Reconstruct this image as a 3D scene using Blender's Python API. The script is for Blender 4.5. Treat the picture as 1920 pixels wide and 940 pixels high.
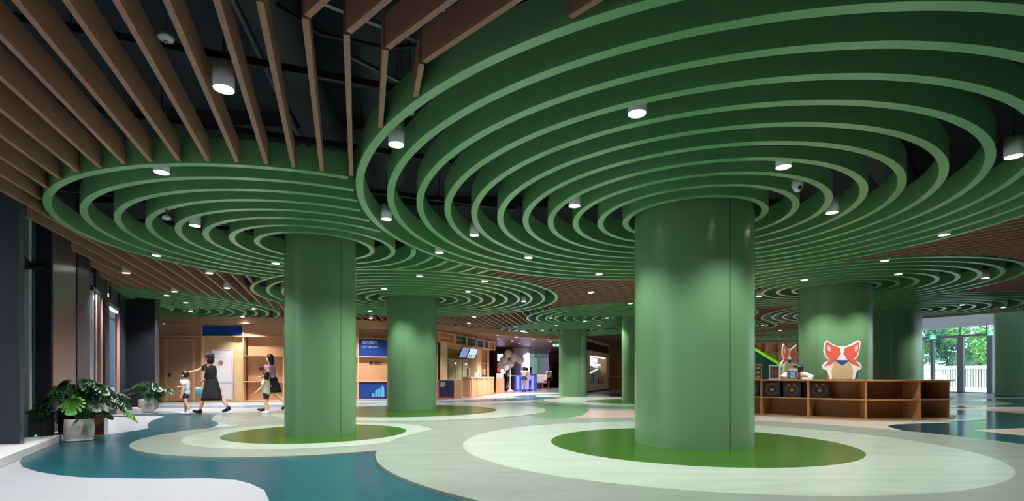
import bpy, bmesh, math, random
from mathutils import Vector, Matrix, Euler
from math import pi, sin, cos, atan2, hypot, radians, sqrt, asin
random.seed(7)
S = bpy.context.scene
for o in list(bpy.data.objects): bpy.data.objects.remove(o)
COL = S.collection

# ---------------------------------------------------------------- camera, world, exposure
FPX, HOR = 955.0, 706.0                       # focal length and horizon row of the 1920x940 frame
cd = bpy.data.cameras.new('camera'); cam = bpy.data.objects.new('camera', cd); COL.objects.link(cam)
cd.sensor_fit = 'HORIZONTAL'; cd.sensor_width = 36.0; cd.lens = 36.0*FPX/1920.0
cd.shift_y = (HOR-470.0)/1920.0; cd.clip_start = 0.05; cd.clip_end = 400
cam.location = (0, 0, 1.0); cam.rotation_euler = (pi/2, 0, 0); S.camera = cam
S.view_settings.view_transform = 'Standard'; S.view_settings.look = 'None'
S.view_settings.gamma = 1.0; S.view_settings.use_curve_mapping = False
S.view_settings.exposure = 0.1
SPOT_W = 250.0
w = bpy.data.worlds.new('world'); S.world = w; w.use_nodes = True
nt = w.node_tree; nt.nodes.clear()
bg = nt.nodes.new('ShaderNodeBackground'); out = nt.nodes.new('ShaderNodeOutputWorld')
bg.inputs[0].default_value = (0.70, 0.84, 1.0, 1); bg.inputs[1].default_value = 2.3
nt.links.new(bg.outputs[0], out.inputs[0])
sd = bpy.data.lights.new('sun', 'SUN'); sd.energy = 5.0; sd.angle = radians(25); sd.color = (1, .98, .94)
sun = bpy.data.objects.new('sun', sd); COL.objects.link(sun); sun.rotation_euler = (radians(38), radians(8), radians(-20))
sun.location = (20, 10, 20)

# ---------------------------------------------------------------- materials
def lin(c):
    return tuple(((x/255)/12.92 if x/255 <= .04045 else ((x/255+.055)/1.055)**2.4) for x in c)
MATS = {}
def mat(name, rgb, rough=.5, metal=0., spec=.5, noise=0., nscale=8., stretch=(1,1,1), rgb2=None, bump=0., bscale=60., emit=None, estr=0., trans=0., alpha=1., coat=0., ior=1.45):
    if name in MATS: return MATS[name]
    m = bpy.data.materials.new(name); m.use_nodes = True; n = m.node_tree.nodes; l = m.node_tree.links
    b = n['Principled BSDF']; c = lin(rgb)
    b.inputs['Base Color'].default_value = (*c, 1); b.inputs['Roughness'].default_value = rough
    b.inputs['Metallic'].default_value = metal; b.inputs['Specular IOR Level'].default_value = spec
    b.inputs['Transmission Weight'].default_value = trans; b.inputs['Alpha'].default_value = alpha
    b.inputs['Coat Weight'].default_value = coat; b.inputs['IOR'].default_value = ior
    if noise or rgb2:
        tc = n.new('ShaderNodeTexCoord'); mp = n.new('ShaderNodeMapping'); nz = n.new('ShaderNodeTexNoise')
        mp.inputs['Scale'].default_value = stretch; nz.inputs['Scale'].default_value = nscale; nz.inputs['Detail'].default_value = 5
        l.new(tc.outputs['Object'], mp.inputs[0]); l.new(mp.outputs[0], nz.inputs['Vector'])
        mx = n.new('ShaderNodeMix'); mx.data_type = 'RGBA'
        c2 = lin(rgb2) if rgb2 else tuple(x*(1-noise) for x in c)
        mx.inputs[6].default_value = (*c, 1); mx.inputs[7].default_value = (*c2, 1)
        rp = n.new('ShaderNodeMapRange'); rp.inputs[1].default_value = .3; rp.inputs[2].default_value = .7
        l.new(nz.outputs[0], rp.inputs[0]); l.new(rp.outputs[0], mx.inputs[0]); l.new(mx.outputs[2], b.inputs['Base Color'])
    if bump:
        tc = n.new('ShaderNodeTexCoord'); nz = n.new('ShaderNodeTexNoise'); nz.inputs['Scale'].default_value = bscale
        bp = n.new('ShaderNodeBump'); bp.inputs['Strength'].default_value = bump; bp.inputs['Distance'].default_value = .01
        l.new(tc.outputs['Object'], nz.inputs['Vector']); l.new(nz.outputs[0], bp.inputs['Height']); l.new(bp.outputs[0], b.inputs['Normal'])
    if emit:
        b.inputs['Emission Color'].default_value = (*lin(emit), 1); b.inputs['Emission Strength'].default_value = estr
    MATS[name] = m; return m
GREEN = mat('green_paint', (98,137,99), .24, spec=.45, noise=.06, nscale=180, bump=.05, bscale=420)
RING = mat('ring_green_paint', (104,160,106), .28, spec=.6, noise=.06, nscale=180)
SEAM = mat('seam_dark', (14,34,16), .6)
WOODB = mat('batten_timber', (156,120,100), .5, spec=.25, nscale=26, stretch=(1,1,9), rgb2=(130,96,78))
WOODC = mat('counter_timber', (158,108,66), .45, spec=.3, nscale=14, stretch=(6,6,1), rgb2=(128,84,48))
PLY = mat('plywood', (198,152,116), .55, spec=.25, nscale=10, stretch=(5,5,.8), rgb2=(182,134,98))
PLYP = mat('pale_plywood', (222,190,148), .55, spec=.25, nscale=8, stretch=(6,6,.8), rgb2=(206,170,126))
PLYE = mat('plywood_edge', (210,164,126), .55, spec=.2)
NAVY = mat('navy_panel', (36,62,132), .28, spec=.5, nscale=2, rgb2=(28,48,104))
BLUE = mat('blue_panel', (38,78,164), .25, spec=.5, nscale=2, rgb2=(30,60,130))
ORANGE = mat('orange_panel', (206,98,34), .2); GREENP = mat('green_panel', (24,92,62), .2)
TEALP = mat('petrol_panel', (40,92,128), .2); REDP = mat('red_panel', (150,24,30), .3)
DARK = mat('dark_cladding', (50,54,64), .38, metal=.3, spec=.4, noise=.2, nscale=40)
SLAB = mat('ceiling_concrete_dark', (38,44,56), .8, noise=.5, nscale=1.6)
SERV = mat('services_dark', (34,36,42), .55, metal=.3)
GALV = mat('galvanised', (130,140,150), .35, metal=.8)
DUCT = mat('duct_dark', (52,54,58), .6, bump=.5, bscale=30)
WHITE = mat('white_enamel', (225,226,228), .4)
LED = mat('led_lens', (255,255,255), .3, emit=(255,250,240), estr=22)
TERR = mat('terrazzo', (158,162,170), .3, spec=.5, nscale=60, rgb2=(146,150,158))
STEP = mat('step_stone', (216,216,218), .5, nscale=60, rgb2=(190,190,194))
TEAL = mat('teal_vinyl', (20,78,86), .24, spec=.5, nscale=2.2, stretch=(1,5,1), rgb2=(16,66,82), bump=.04, bscale=7)
TEALD = mat('deep_teal_vinyl', (22,70,78), .12, spec=.55, nscale=2.2, stretch=(1,5,1), rgb2=(18,64,74), bump=.04, bscale=7)
SAGE = mat('sage_vinyl', (132,144,134), .26, spec=.5, nscale=1.5, stretch=(1,4,1), rgb2=(122,134,124), bump=.05, bscale=6)
SAGEG = mat('mid_green_vinyl', (100,138,102), .26, spec=.5, nscale=1.5, rgb2=(92,130,94), bump=.05, bscale=6)
PALE = mat('pale_green_vinyl', (168,182,168), .22, spec=.5, nscale=1.5, stretch=(1,5,1), rgb2=(154,172,157), bump=.05, bscale=6)
GRASS = mat('grass_green_vinyl', (48,92,20), .24, spec=.5, nscale=2, stretch=(1,4,1), rgb2=(42,82,14), bump=.05, bscale=6)
BEIGE = mat('beige_vinyl', (196,178,164), .2, spec=.5, nscale=3, rgb2=(186,168,154))
BLACK = mat('black_plastic', (16,16,18), .4)
CHROME = mat('brushed_steel', (150,150,150), .3, metal=1., noise=.15, nscale=20, stretch=(40,40,1))
ALU = mat('aluminium_frame', (140,146,152), .35, metal=.2)
GLASS = mat('clear_glass', (235,250,245), .02, trans=1., ior=1.02, spec=.3)
TINT = mat('green_tinted_glass', (62,108,92), .3, spec=.6, trans=0.)
POT = mat('glazed_white_pot', (222,218,216), .22, spec=.5)
SOIL = mat('soil', (40,30,24), .9)
LEAF = mat('monstera_leaf', (42,90,50), .25, spec=.8, nscale=5, rgb2=(26,60,44))
LEAFB = mat('young_leaf', (70,138,44), .35, spec=.5)
STEM = mat('leaf_stem', (60,96,44), .5)
SKIN = mat('skin', (222,176,152), .5); HAIR = mat('black_hair', (24,20,20), .45)
CREAM = mat('cream_cloth', (214,204,192), .8); WCLOTH = mat('white_cloth', (222,224,234), .8)
BCLOTH = mat('black_cloth', (26,28,34), .8); NCLOTH = mat('navy_cloth', (30,42,74), .8); PINK = mat('pink_cloth', (206,150,190), .8)
BROWN = mat('dark_brown_veneer', (112,72,50), .35, nscale=8, rgb2=(92,58,40))
BAGM = mat('navy_card', (26,28,52), .45); GOLD = mat('gold_foil', (176,120,74), .45, metal=.3)
LIME = mat('lime_edge', (120,214,40), .4, emit=(110,220,30), estr=.25)

# ---------------------------------------------------------------- helpers
INFO = {}
def mworld(o):
    m = Matrix.Identity(4)
    while o is not None:
        m = Matrix.LocRotScale(o.location, o.rotation_euler, o.scale) @ m; o = o.parent
    return m
class MB:
    def __init__(s): s.v = []; s.f = []; s.sm = []
    def add(s, vs, fs, smooth=False):
        n = len(s.v); s.v += [tuple(v) for v in vs]; s.f += [tuple(i+n for i in f) for f in fs]; s.sm += [smooth]*len(fs); return s
    def box(s, c, d, rz=0.):
        x, y, z = d[0]/2, d[1]/2, d[2]/2; ca, sa = cos(rz), sin(rz); vs = []
        for dz in (-z, z):
            for dx, dy in ((-x,-y),(x,-y),(x,y),(-x,y)):
                vs.append((c[0]+dx*ca-dy*sa, c[1]+dx*sa+dy*ca, c[2]+dz))
        return s.add(vs, [(0,3,2,1),(4,5,6,7),(0,1,5,4),(1,2,6,5),(2,3,7,6),(3,0,4,7)])
    def beam(s, a, b, wd, z0, z1, ext=0.):        # upright board from a to b in plan
        dx, dy = b[0]-a[0], b[1]-a[1]; L = hypot(dx, dy)
        return s.box(((a[0]+b[0])/2, (a[1]+b[1])/2, (z0+z1)/2), (L+ext, wd, z1-z0), atan2(dy, dx))
    def prism(s, poly, z0, z1):
        n = len(poly)
        if sum(poly[i][0]*poly[(i+1)%n][1]-poly[(i+1)%n][0]*poly[i][1] for i in range(n)) < 0: poly = poly[::-1]
        vs = [(x, y, z0) for x, y in poly]+[(x, y, z1) for x, y in poly]
        fs = [tuple(range(n-1, -1, -1)), tuple(range(n, 2*n))]+[(i, (i+1)%n, n+(i+1)%n, n+i) for i in range(n)]
        return s.add(vs, fs)
    def lathe(s, prof, c=(0,0,0), seg=32, smooth=True, rx=1., ry=1.):
        vs = []; fs = []; n = len(prof)
        for k in range(seg):
            a = 2*pi*k/seg
            for r, z in prof: vs.append((c[0]+r*rx*cos(a), c[1]+r*ry*sin(a), c[2]+z))
        for k in range(seg):
            k2 = (k+1) % seg
            for i in range(n-1): fs.append((k*n+i, k2*n+i, k2*n+i+1, k*n+i+1))
        s.add(vs, fs, smooth)
        for i, flip in ((0, True), (n-1, False)):
            if prof[i][0] > 1e-5:
                idx = [(c[0]+prof[i][0]*rx*cos(2*pi*k/seg), c[1]+prof[i][0]*ry*sin(2*pi*k/seg), c[2]+prof[i][1]) for k in range(seg)]
                s.add(idx, [tuple(range(seg))[::-1] if flip else tuple(range(seg))])
        return s
    def cyl(s, c, r, h, seg=32): return s.lathe([(r, 0), (r, h)], c, seg)
    def tube(s, pts, r, seg=8):
        pts = [Vector(p) for p in pts]; n = len(pts); vs = []; fs = []
        up = Vector((0, 0, 1))
        for i, p in enumerate(pts):
            t = (pts[min(i+1, n-1)]-pts[max(i-1, 0)]).normalized()
            u = t.cross(up) if abs(t.dot(up)) < .95 else t.cross(Vector((1, 0, 0)))
            u.normalize(); v = t.cross(u); rr = r[i] if isinstance(r, (list, tuple)) else r
            for k in range(seg):
                a = 2*pi*k/seg; vs.append(tuple(p+u*cos(a)*rr+v*sin(a)*rr))
        for i in range(n-1):
            for k in range(seg): fs.append((i*seg+k, i*seg+(k+1)%seg, (i+1)*seg+(k+1)%seg, (i+1)*seg+k))
        s.add(vs, fs, True); s.add(vs[:seg], [tuple(range(seg))[::-1]]); s.add(vs[-seg:], [tuple(range(seg))])
        return s
    def ell(s, c, r, seg=20, rings=12):
        prof = [(max(sin(pi*i/rings), 1e-6), -cos(pi*i/rings)) for i in range(rings+1)]
        vs = []; fs = []; n = len(prof)
        for k in range(seg):
            a = 2*pi*k/seg
            for q, z in prof: vs.append((c[0]+q*r[0]*cos(a), c[1]+q*r[1]*sin(a), c[2]+z*r[2]))
        for k in range(seg):
            for i in range(n-1): fs.append((k*n+i, ((k+1)%seg)*n+i, ((k+1)%seg)*n+i+1, k*n+i+1))
        return s.add(vs, fs, True)
    def build(s, name, m, parent=None, local=False, kind=None, label=None, cat=None, group=None, bevel=0.):
        me = bpy.data.meshes.new(name); o = bpy.data.objects.new(name, me)
        vs = s.v
        if parent is not None:
            o.parent = parent
            if not local:
                inv = mworld(parent).inverted(); vs = [tuple(inv @ Vector(v)) for v in vs]
        elif not local and vs:
            xs = [v[0] for v in vs]; ys = [v[1] for v in vs]; zs = [v[2] for v in vs]
            c = ((min(xs)+max(xs))/2, (min(ys)+max(ys))/2, min(zs)); o.location = c
            vs = [(v[0]-c[0], v[1]-c[1], v[2]-c[2]) for v in vs]
        me.from_pydata(vs, [], s.f)
        me.polygons.foreach_set('use_smooth', s.sm)
        me.materials.append(m); me.validate(); me.update(); COL.objects.link(o)
        if bevel:
            b = o.modifiers.new('bevel', 'BEVEL'); b.width = bevel; b.segments = 2; b.limit_method = 'ANGLE'; b.angle_limit = radians(40)
        tag(o, label, cat, group, kind); return o
def tag(o, label=None, cat=None, group=None, kind=None):
    if label: o['label'] = label
    if cat: o['category'] = cat
    if group: o['group'] = group
    if kind: o['kind'] = kind
    return o
def thing(name, loc, label, cat, rz=0., group=None):
    o = bpy.data.objects.new(name, None); COL.objects.link(o); o.location = loc; o.rotation_euler = (0, 0, rz); o.empty_display_size = .1
    return tag(o, label, cat, group)
def at(px, py, D): return ((px-960)*D/FPX, D, 1+(HOR-py)*D/FPX)
def F(px, py, z=0.):
    D = FPX*(1-z)/(py-HOR); return ((px-960)*D/FPX, D)
def Cg(px, py, z=3.27):
    D = FPX*(z-1)/(HOR-py); return ((px-960)*D/FPX, D)
def text_mesh(txt, size, m, parent, M, name='lettering', align='LEFT'):
    cu = bpy.data.curves.new('t', 'FONT'); cu.body = txt; cu.size = size; cu.extrude = .002; cu.align_x = align
    to = bpy.data.objects.new('t', cu); COL.objects.link(to)
    bpy.context.view_layer.update(); dg = bpy.context.evaluated_depsgraph_get()
    me = bpy.data.meshes.new_from_object(to.evaluated_get(dg)); bpy.data.objects.remove(to)
    me.transform(M); me.materials.clear(); me.materials.append(m)
    o = bpy.data.objects.new(name, me); o.parent = parent; COL.objects.link(o); return o
ORD = ['first','second','third','fourth','fifth','sixth','seventh','eighth','ninth','tenth','eleventh','twelfth','thirteenth','fourteenth','fifteenth','sixteenth','seventeenth','eighteenth','nineteenth','twentieth']
def ordn(i):
    if i < 20: return ORD[i]
    t, u = divmod(i+1, 10); tens = {2:'twenty',3:'thirty',4:'forty',5:'fifty',6:'sixty',7:'seventy',8:'eighty'}[t]
    return tens+'-'+ORD[u-1] if u else {2:'twentieth',3:'thirtieth',4:'fortieth',5:'fiftieth',6:'sixtieth',7:'seventieth',8:'eightieth'}[t]

# ---------------------------------------------------------------- floor
MBf = MB(); MBf.prism([(-16,-6),(39,-6),(31.9,16.8),(25.6,36.5),(24,48),(-18,48)], -.3, 0)
floor = MBf.build('floor', TERR, kind='structure')
lay = [0]
def inlay(name, poly, m):
    lay[0] += 1; z = .0012*lay[0]
    return MB().prism(poly, .0002, z).build(name, m, floor, kind='structure')
def disc(c, r, n=160, a0=0): return [(c[0]+r*cos(2*pi*k/n), c[1]+r*sin(2*pi*k/n)) for k in range(n)]
def smooth(pts, n=5, closed=True):
    o = []; N = len(pts)
    for i in range(N):
        p0, p1, p2, p3 = pts[(i-1)%N], pts[i], pts[(i+1)%N], pts[(i+2)%N]
        for k in range(n):
            t = k/n; q = []
            for a in (0, 1):
                q.append(.5*((2*p1[a])+(-p0[a]+p2[a])*t+(2*p0[a]-5*p1[a]+4*p2[a]-p3[a])*t*t+(-p0[a]+3*p1[a]-3*p2[a]+p3[a])*t**3))
            o.append(tuple(q))
    return o
ML, LL, L2, C4, C5, R6, R7, R8, L3, C8, C10 = (2.655,7.46), (-3.34,8.80), (-2.95,15.0), (3.0,25.2), (4.84,19.8), (8.36,13.2), (13.5,17.9), (25.0,25.2), (-12.4,16.9), (8.56,24.1), (16.6,28.2)
# teal river by the left wall
tl = [(36,866.6),(42.5,876),(70,884.7),(106,891),(149,895.3),(213,897),(298,897.9),(391.7,897),(442.8,900.4),(468.3,907),(495.5,919.7),(507,945),(512,990),(600,1080),(1100,1080),(960,975),(870,940),(780,910),(730,880),(711,862.5),(713,846),(650,830),(560,825),(400,822),(374.7,807.7),(400,801.7),(409.6,796),(407.9,793.2),(400.2,790.3),(396,786.9),(400,782),(407,777.9),(383,775.2),(349,774.4),(306.6,775.7),(247,776.2),(235,780.8),(294.7,780.4),(308,781.3),(298,784.7),(284.5,789),(276,796.6),(279.4,802.6),(264,806.5),(230,811.5),(205,814.5),(160,821),(115,828),(85,838),(62,847),(45,856)]
inlay('teal_inlay', [F(*p) for p in tl], TEAL)
# mid sage field
sg = [(459,799.5),(425.7,796),(407.9,793.2),(400.2,790.3),(396,786.9),(400,782),(407,778),(440,774.5),(500,771.5),(600,769),(720,766),(850,761),(920,757.5),(990,755),(1045,749.5),(1110,748),(1300,752),(1500,762),(1500,774),(1300,768),(1098,768.3),(1103.6,771.4),(1101,775),(1092,780),(1068,784.7),(1040,787.8),(1040,800),(900,830),(760,860),(700,845),(600,820)]
inlay('sage_inlay', [F(*p) for p in sg], SAGE)
inlay('grey_stripe_inlay', [F(*p) for p in [(300,765.5),(440,765.5),(600,762.5),(800,757.5),(920,752.5),(1000,749),(940,748.5),(800,753),(600,757.8),(440,761),(300,761.5)]], mat('grey_stripe_vinyl', (104,126,132), .24))
inlay('far_floor_inlay', [(-1.6,31.2),(3.9,30.6),(6.5,46),(-3,46)], mat('far_floor', (112,106,110), .25))
inlay('terracotta_inlay', [F(*p) for p in [(815,748.5),(866,747),(882,744.5),(930,737),(955,733.5),(970,735),(935,739),(880,747),(815,751)]], mat('terracotta_vinyl', (160,84,62), .3))
inlay('beige_inlay', [F(*p) for p in [(1098,768.3),(1192,769.8),(1300,771),(1419,778),(1600,783),(1700,786),(1800,790),(1760,806),(1722,816),(1617.6,809),(1518.6,798),(1419,792),(1300,786),(1192,784.7),(1076,786.6),(1040,787.8),(1068,784.7),(1092,780),(1103.6,771.4)]], BEIGE)
inlay('mid_green_inlay', [F(*p) for p in [(1000,762),(1044,757),(1090,764),(1101,768.5),(1104,771.4),(1092,780),(1068,784.7),(1040,787.6),(1000,782),(985,772)]], SAGEG)
T2 = [(1664,801),(1672,797.8),(1710,795.4),(1780,794),(1795,788),(1700,780),(1700,768),(1783,769.6),(1862,772),(1920,777.4),(2050,800),(2050,870),(1900,850),(1780,830),(1722,814.4),(1690,808)]
inlay('deep_teal_inlay', [F(*p) for p in T2], TEALD)
inlay('beige_wedge_inlay', [F(*p) for p in [(1825,807.8),(1920,804.3),(2000,802),(2000,830),(1920,818.3),(1874,814)]], BEIGE)
inlay('beige_band_inlay', [F(*p) for p in [(1700,767),(1783,766.8),(1850,764),(1920,764.5),(2050,768),(2050,795),(1920,777.4),(1862,772),(1783,769.4),(1700,769)]], BEIGE)
inlay('teal_band_inlay', [F(*p) for p in [(1760,760),(1820,751),(1867,749.3),(1920,749),(2050,749),(2050,768),(1920,764.5),(1850,764),(1790,765)]], TEALD)
inlay('pale_oval_inlay', [F(*p) for p in smooth([(1780,753),(1850,752.5),(1898,757.5),(1870,761),(1790,762)])], SAGE)
ctr = [(5.2,14.3),(6.33,12.94),(7.05,12.13),(7.93,11.41),(9.15,11.41),(10.16,11.83),(10.91,12.57)]
inlay('counter_surround_inlay', smooth([(5.0,14.0),(6.1,12.6),(6.9,11.85),(7.85,11.12),(9.2,11.1),(10.3,11.35),(11.25,12.1),(11.5,13.4),(10.8,15.2),(8.4,16.4),(6,15.8)]), mat('pale_teal_vinyl', (150,182,178), .14))
inlay('petrol_inlay', [F(*p) for p in smooth([(960.6,744.8),(1000,740.9),(1060,739.5),(1150,739),(1300,741),(1300,746),(1100,746),(1040,748.2),(1000,750.4),(930,752.6),(870,752.8),(930,748.5),(990,747.2)],3)], TEAL)
inlay('green_ring_inlay', disc(C5, 4.1), SAGEG); inlay('beige_ring_inlay', disc((4.9,20.6), 3.6), BEIGE)
inlay('pale_ring_inlay', disc(C5, 3.08), PALE); inlay('green_disc_inlay', disc(C5, 1.95), GRASS)
inlay('pale_ring_inlay', disc(C4, 1.85), PALE)
inlay('pale_ring_inlay', disc((-2.87,15.0), 3.86), PALE); inlay('green_disc_inlay', disc((-3.0,14.68), 2.55), GRASS)
inlay('sage_ring_inlay', disc((-3.357,8.66), 2.52), SAGE)
inlay('pale_ring_inlay', disc((-3.355,8.79), 1.976), PALE); inlay('green_disc_inlay', disc(LL, 1.48), GRASS)
inlay('sage_ring_inlay', disc((2.73,7.42), 4.56, 220), SAGE)
inlay('pale_ring_inlay', disc((2.66,7.48), 3.365, 220), PALE); inlay('green_disc_inlay', disc(ML, 2.077), GRASS)
# raised stone kerb along the glazing
kerb = [(-5.0,4.55),(-5.58,5.55),(-6.93,7.83),(-7.35,8.3),(-8.6,8.3),(-9.5,5),(-9.5,2),(-4.4,3.5)]
MB().prism(kerb, 0, .105).build('trim_1', STEP, kind='structure', bevel=.006)
MB().prism([(-10.9,13.6),(-10.0,13.75),(-10.25,14.5),(-11.4,14.5)], 0, .12).build('trim_2', STEP, kind='structure', bevel=.006)

# ---------------------------------------------------------------- columns and ring canopies
ZR, HR, TH, R0, DR = 3.27, .27, .085, .985, .3665
def column(c, r, seam_px, label, top=4.7):
    t = thing('column', (c[0], c[1], 0), label, 'column')
    MB().cyl((c[0], c[1], .028), r, top-.028, 96).build('shaft', GREEN, t)
    MB().cyl((c[0], c[1], 0.001), r-.018, .03, 64).build('base_ring', SEAM, t)
    if seam_px:
        u = (seam_px-960)/FPX; a = atan2(u, 1)                       # where that line of sight meets the shaft
        dx, dy = sin(a), cos(a); b = dx*c[0]+dy*c[1]; disc_ = b*b-(c[0]**2+c[1]**2-r*r); tt = b-sqrt(max(disc_, 0))
        p = (dx*tt, dy*tt); ang = atan2(p[1]-c[1], p[0]-c[0])
        MB().box((c[0]+(r-.002)*cos(ang), c[1]+(r-.002)*sin(ang), (top+.03)/2), (.008, .006, top-.04), ang).build('seam', SEAM, t)
    return t
column((2.64,7.45), .823, 1369, 'broad sage green round column at the centre right, nearest the camera')
column((-3.33,8.88), .587, 639, 'sage green round column left of centre on its own green floor disc')
column((-2.941,14.99), .712, 757, 'darker green round column behind, right of the near left column')
column((3.009,25.17), .687, 1087, 'slim distant green column beside the lit mountain display')
column((4.84,19.8), .56, 1180, 'distant green column half hidden by the broad central column')
column((8.36,13.2), .815, 1530, 'green round column standing behind the reception counter')
column((13.5,17.9), .72, 1705, 'dark green column right of the reception counter, before the glass doors')
column(R8, .86, 1911, 'green column cut off by the right edge beside the glass doors', top=6.2)
MB().prism([(-11.38,14.95),(-10.62,15.15),(-11.15,16.1),(-12.0,16.1)], 0, 4.7).build('wall_left', DARK, kind='structure')

CAN = {'M':((2.605,7.36),11),'L':((-3.44,8.97),8),'L2':((-2.94,15.08),10),'L3':(L3,10),'C4':(C4,8),'C5':(C5,10),'R6':(R6,8),'R7':(R7,10),'C8':(C8,8),'C10':(C10,9)}
def rout(k): return R0+DR*(CAN[k][1]-1)
NW = (.862, .506); WOFF = -2.42                                       # inner line of the slanting left facade
CUTC = {'L':['M','L2'],'L2':[], 'M':[], 'L3':[], 'C4':[], 'C5':['C4','L2','R6'],'R6':['M'],'R7':['R6'],'C8':['C4','C5'],'C10':['R7','C8']}
EDGE = ((15.7,19.7),(17.4,17.3))
def side(p, a, b): return (b[0]-a[0])*(p[1]-a[1])-(b[1]-a[1])*(p[0]-a[0])
FASC = [(-13.8,19.62),(-10.3,19.78),(-6.6,20.55),(-3.5,22.1),(-1.2,24.6),(2.4,28.4),(3.6,29.4)]
def allowed(k, x, y):
    for q in CUTC[k]:
        c, n = CAN[q]
        if hypot(x-c[0], y-c[1]) < rout(q)+.004: return False
    if k in ('L3', 'L'):
        if NW[0]*x+NW[1]*y < WOFF: return False
        if k == 'L3' and abs(x+11.3) < .72 and abs(y-15.55) < .66: return False
        if y > 19.7: return False
    if k == 'R7' and side((x, y), *EDGE) > -.12: return False
    if k in ('C4', 'L2'):
        for a, b in zip(FASC, FASC[1:]):
            if min(a[0], b[0]) <= x <= max(a[0], b[0]) and side((x, y), a, b) > -.06: return False
    return True
CNAME = {'M':('large green ring canopy around the broad near column','large near canopy'),
 'L':('green ring canopy around the near left column','near left canopy'),
 'L2':('dark green ring canopy around the middle column, behind the near left one','middle canopy'),
 'L3':('teal-tinted ring canopy against the dark pillar by the left glazing','far left canopy'),
 'C4':('low distant ring canopy around the slim column by the mountain display','distant slim-column canopy'),
 'C5':('distant ring canopy left of the broad central column','centre distant canopy'),
 'R6':('green ring canopy above the reception counter column','reception canopy'),
 'R7':('ring canopy running to the glass doors on the right','door-side canopy'),
 'C8':('far ring canopy glimpsed behind the broad column','hidden far canopy'),
 'C10':('furthest ring canopy glimpsed left of the reception column','furthest canopy')}
for k, (c, n) in CAN.items():
    t = thing('ring_canopy', (c[0], c[1], ZR), CNAME[k][0], 'ceiling canopy')
    rng = random.Random(hash(k) % 1000 if False else sum(map(ord, k)))
    for i in range(n):
        ro = R0+DR*i; ri = ro-TH; N = 96+int(ro*40); ok = [allowed(k, c[0]+ro*cos(2*pi*j/N), c[1]+ro*sin(2*pi*j/N)) for j in range(N)]
        j0 = rng.randrange(N); joints = {j0, (j0+N//2) % N}; brk = [j for j in range(N) if not ok[j]]
        start = brk[0] if brk else j0
        def P(j, r, z, e=0.): a = 2*pi*j/N+e; return (c[0]+r*cos(a), c[1]+r*sin(a), z)
        m = MB(); last = None
        def done():
            if m.v:
                m.add(last, [(3,2,1,0)]); m.build('ring_arc', RING, t)
        for q in range(N):
            j = (start+q) % N; j2 = (j+1) % N
            if not (ok[j] and ok[j2]):
                done(); m = MB(); continue
            e = 0.
            if j in joints: done(); m = MB(); e = .004/ro
            first = not m.v
            vs = [P(j,ri,ZR,e),P(j,ro,ZR,e),P(j,ro,ZR+HR,e),P(j,ri,ZR+HR,e),P(j2,ri,ZR),P(j2,ro,ZR),P(j2,ro,ZR+HR),P(j2,ri,ZR+HR)]
            m.add(vs, [(0,4,5,1),(2,6,7,3)]); m.add(vs, [(1,5,6,2),(0,3,7,4)], True)
            if first: m.add(vs[:4], [(0,1,2,3)])
            last = vs[4:]
        done()

# ---------------------------------------------------------------- timber ceiling battens, clipped round the canopies
def ptin(p, poly):
    x, y = p; r = False; n = len(poly)
    for i in range(n):
        a, b = poly[i], poly[(i+1) % n]
        if (a[1] > y) != (b[1] > y) and x < (b[0]-a[0])*(y-a[1])/(b[1]-a[1])+a[0]: r = not r
    return r
K0 = (-1.1, 3.4); KD = (cos(radians(33.9)), sin(radians(33.9)))
def kpt(t): return (K0[0]+KD[0]*t, K0[1]+KD[1]*t)
facl = lambda y: ((-2.31-NW[1]*y)/NW[0])
fields = [
 ('A', 109.6, .2875, .077, [(.127,-2), (-2.4,5.1), (-3.3,12), (-7.2,19.9), (-13.2,19.6), (facl(19.6),19.6), (facl(2),2), (-9.5,-2)], 'slanting left field'),
 ('E', 130.7, .235, .0, [(6,-1.5),(16,-1.5),(19.5,13),(17.3,17.3),(13,21.4),(7,21.4),(7,3.5)], 'field on the right'),
 ('G', 125.5, .262, .05, [(-1.3,7),(7,8),(7,20),(5.0,20),(.9,16.4),(-1,13)], 'field behind the large canopy'),
 ('H', 99.0, .265, .1, [(-7.2,20.3),(-6.3,16),(-4,18),(-3.9,21.6)], 'field above the gallery wall'),
 ('I', 80.3, .268, .03, [(-3.9,21.8),(-4,18),(-1,13),(.9,16.4),(5.0,20),(1.2,24),(-1.2,24.4),(-3.5,22)], 'field before the counter fascia'),
 ('J', 67.0, .3, .0, [(1.3,27),(9.5,18),(9.5,37.6),(6.7,37.3),(4.2,29.6)], 'field beside the mountain display'),
 ('K', 120.0, .3, .0, [(9.6,21.5),(13,21.5),(15.6,19.8),(24,33),(9.6,33)], 'far right field'),
]
circ = [(CAN[k][0], rout(k)) for k in CAN]
BAT = []                                      # (a, b) for keeping lamps clear
MAXB = 0
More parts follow.
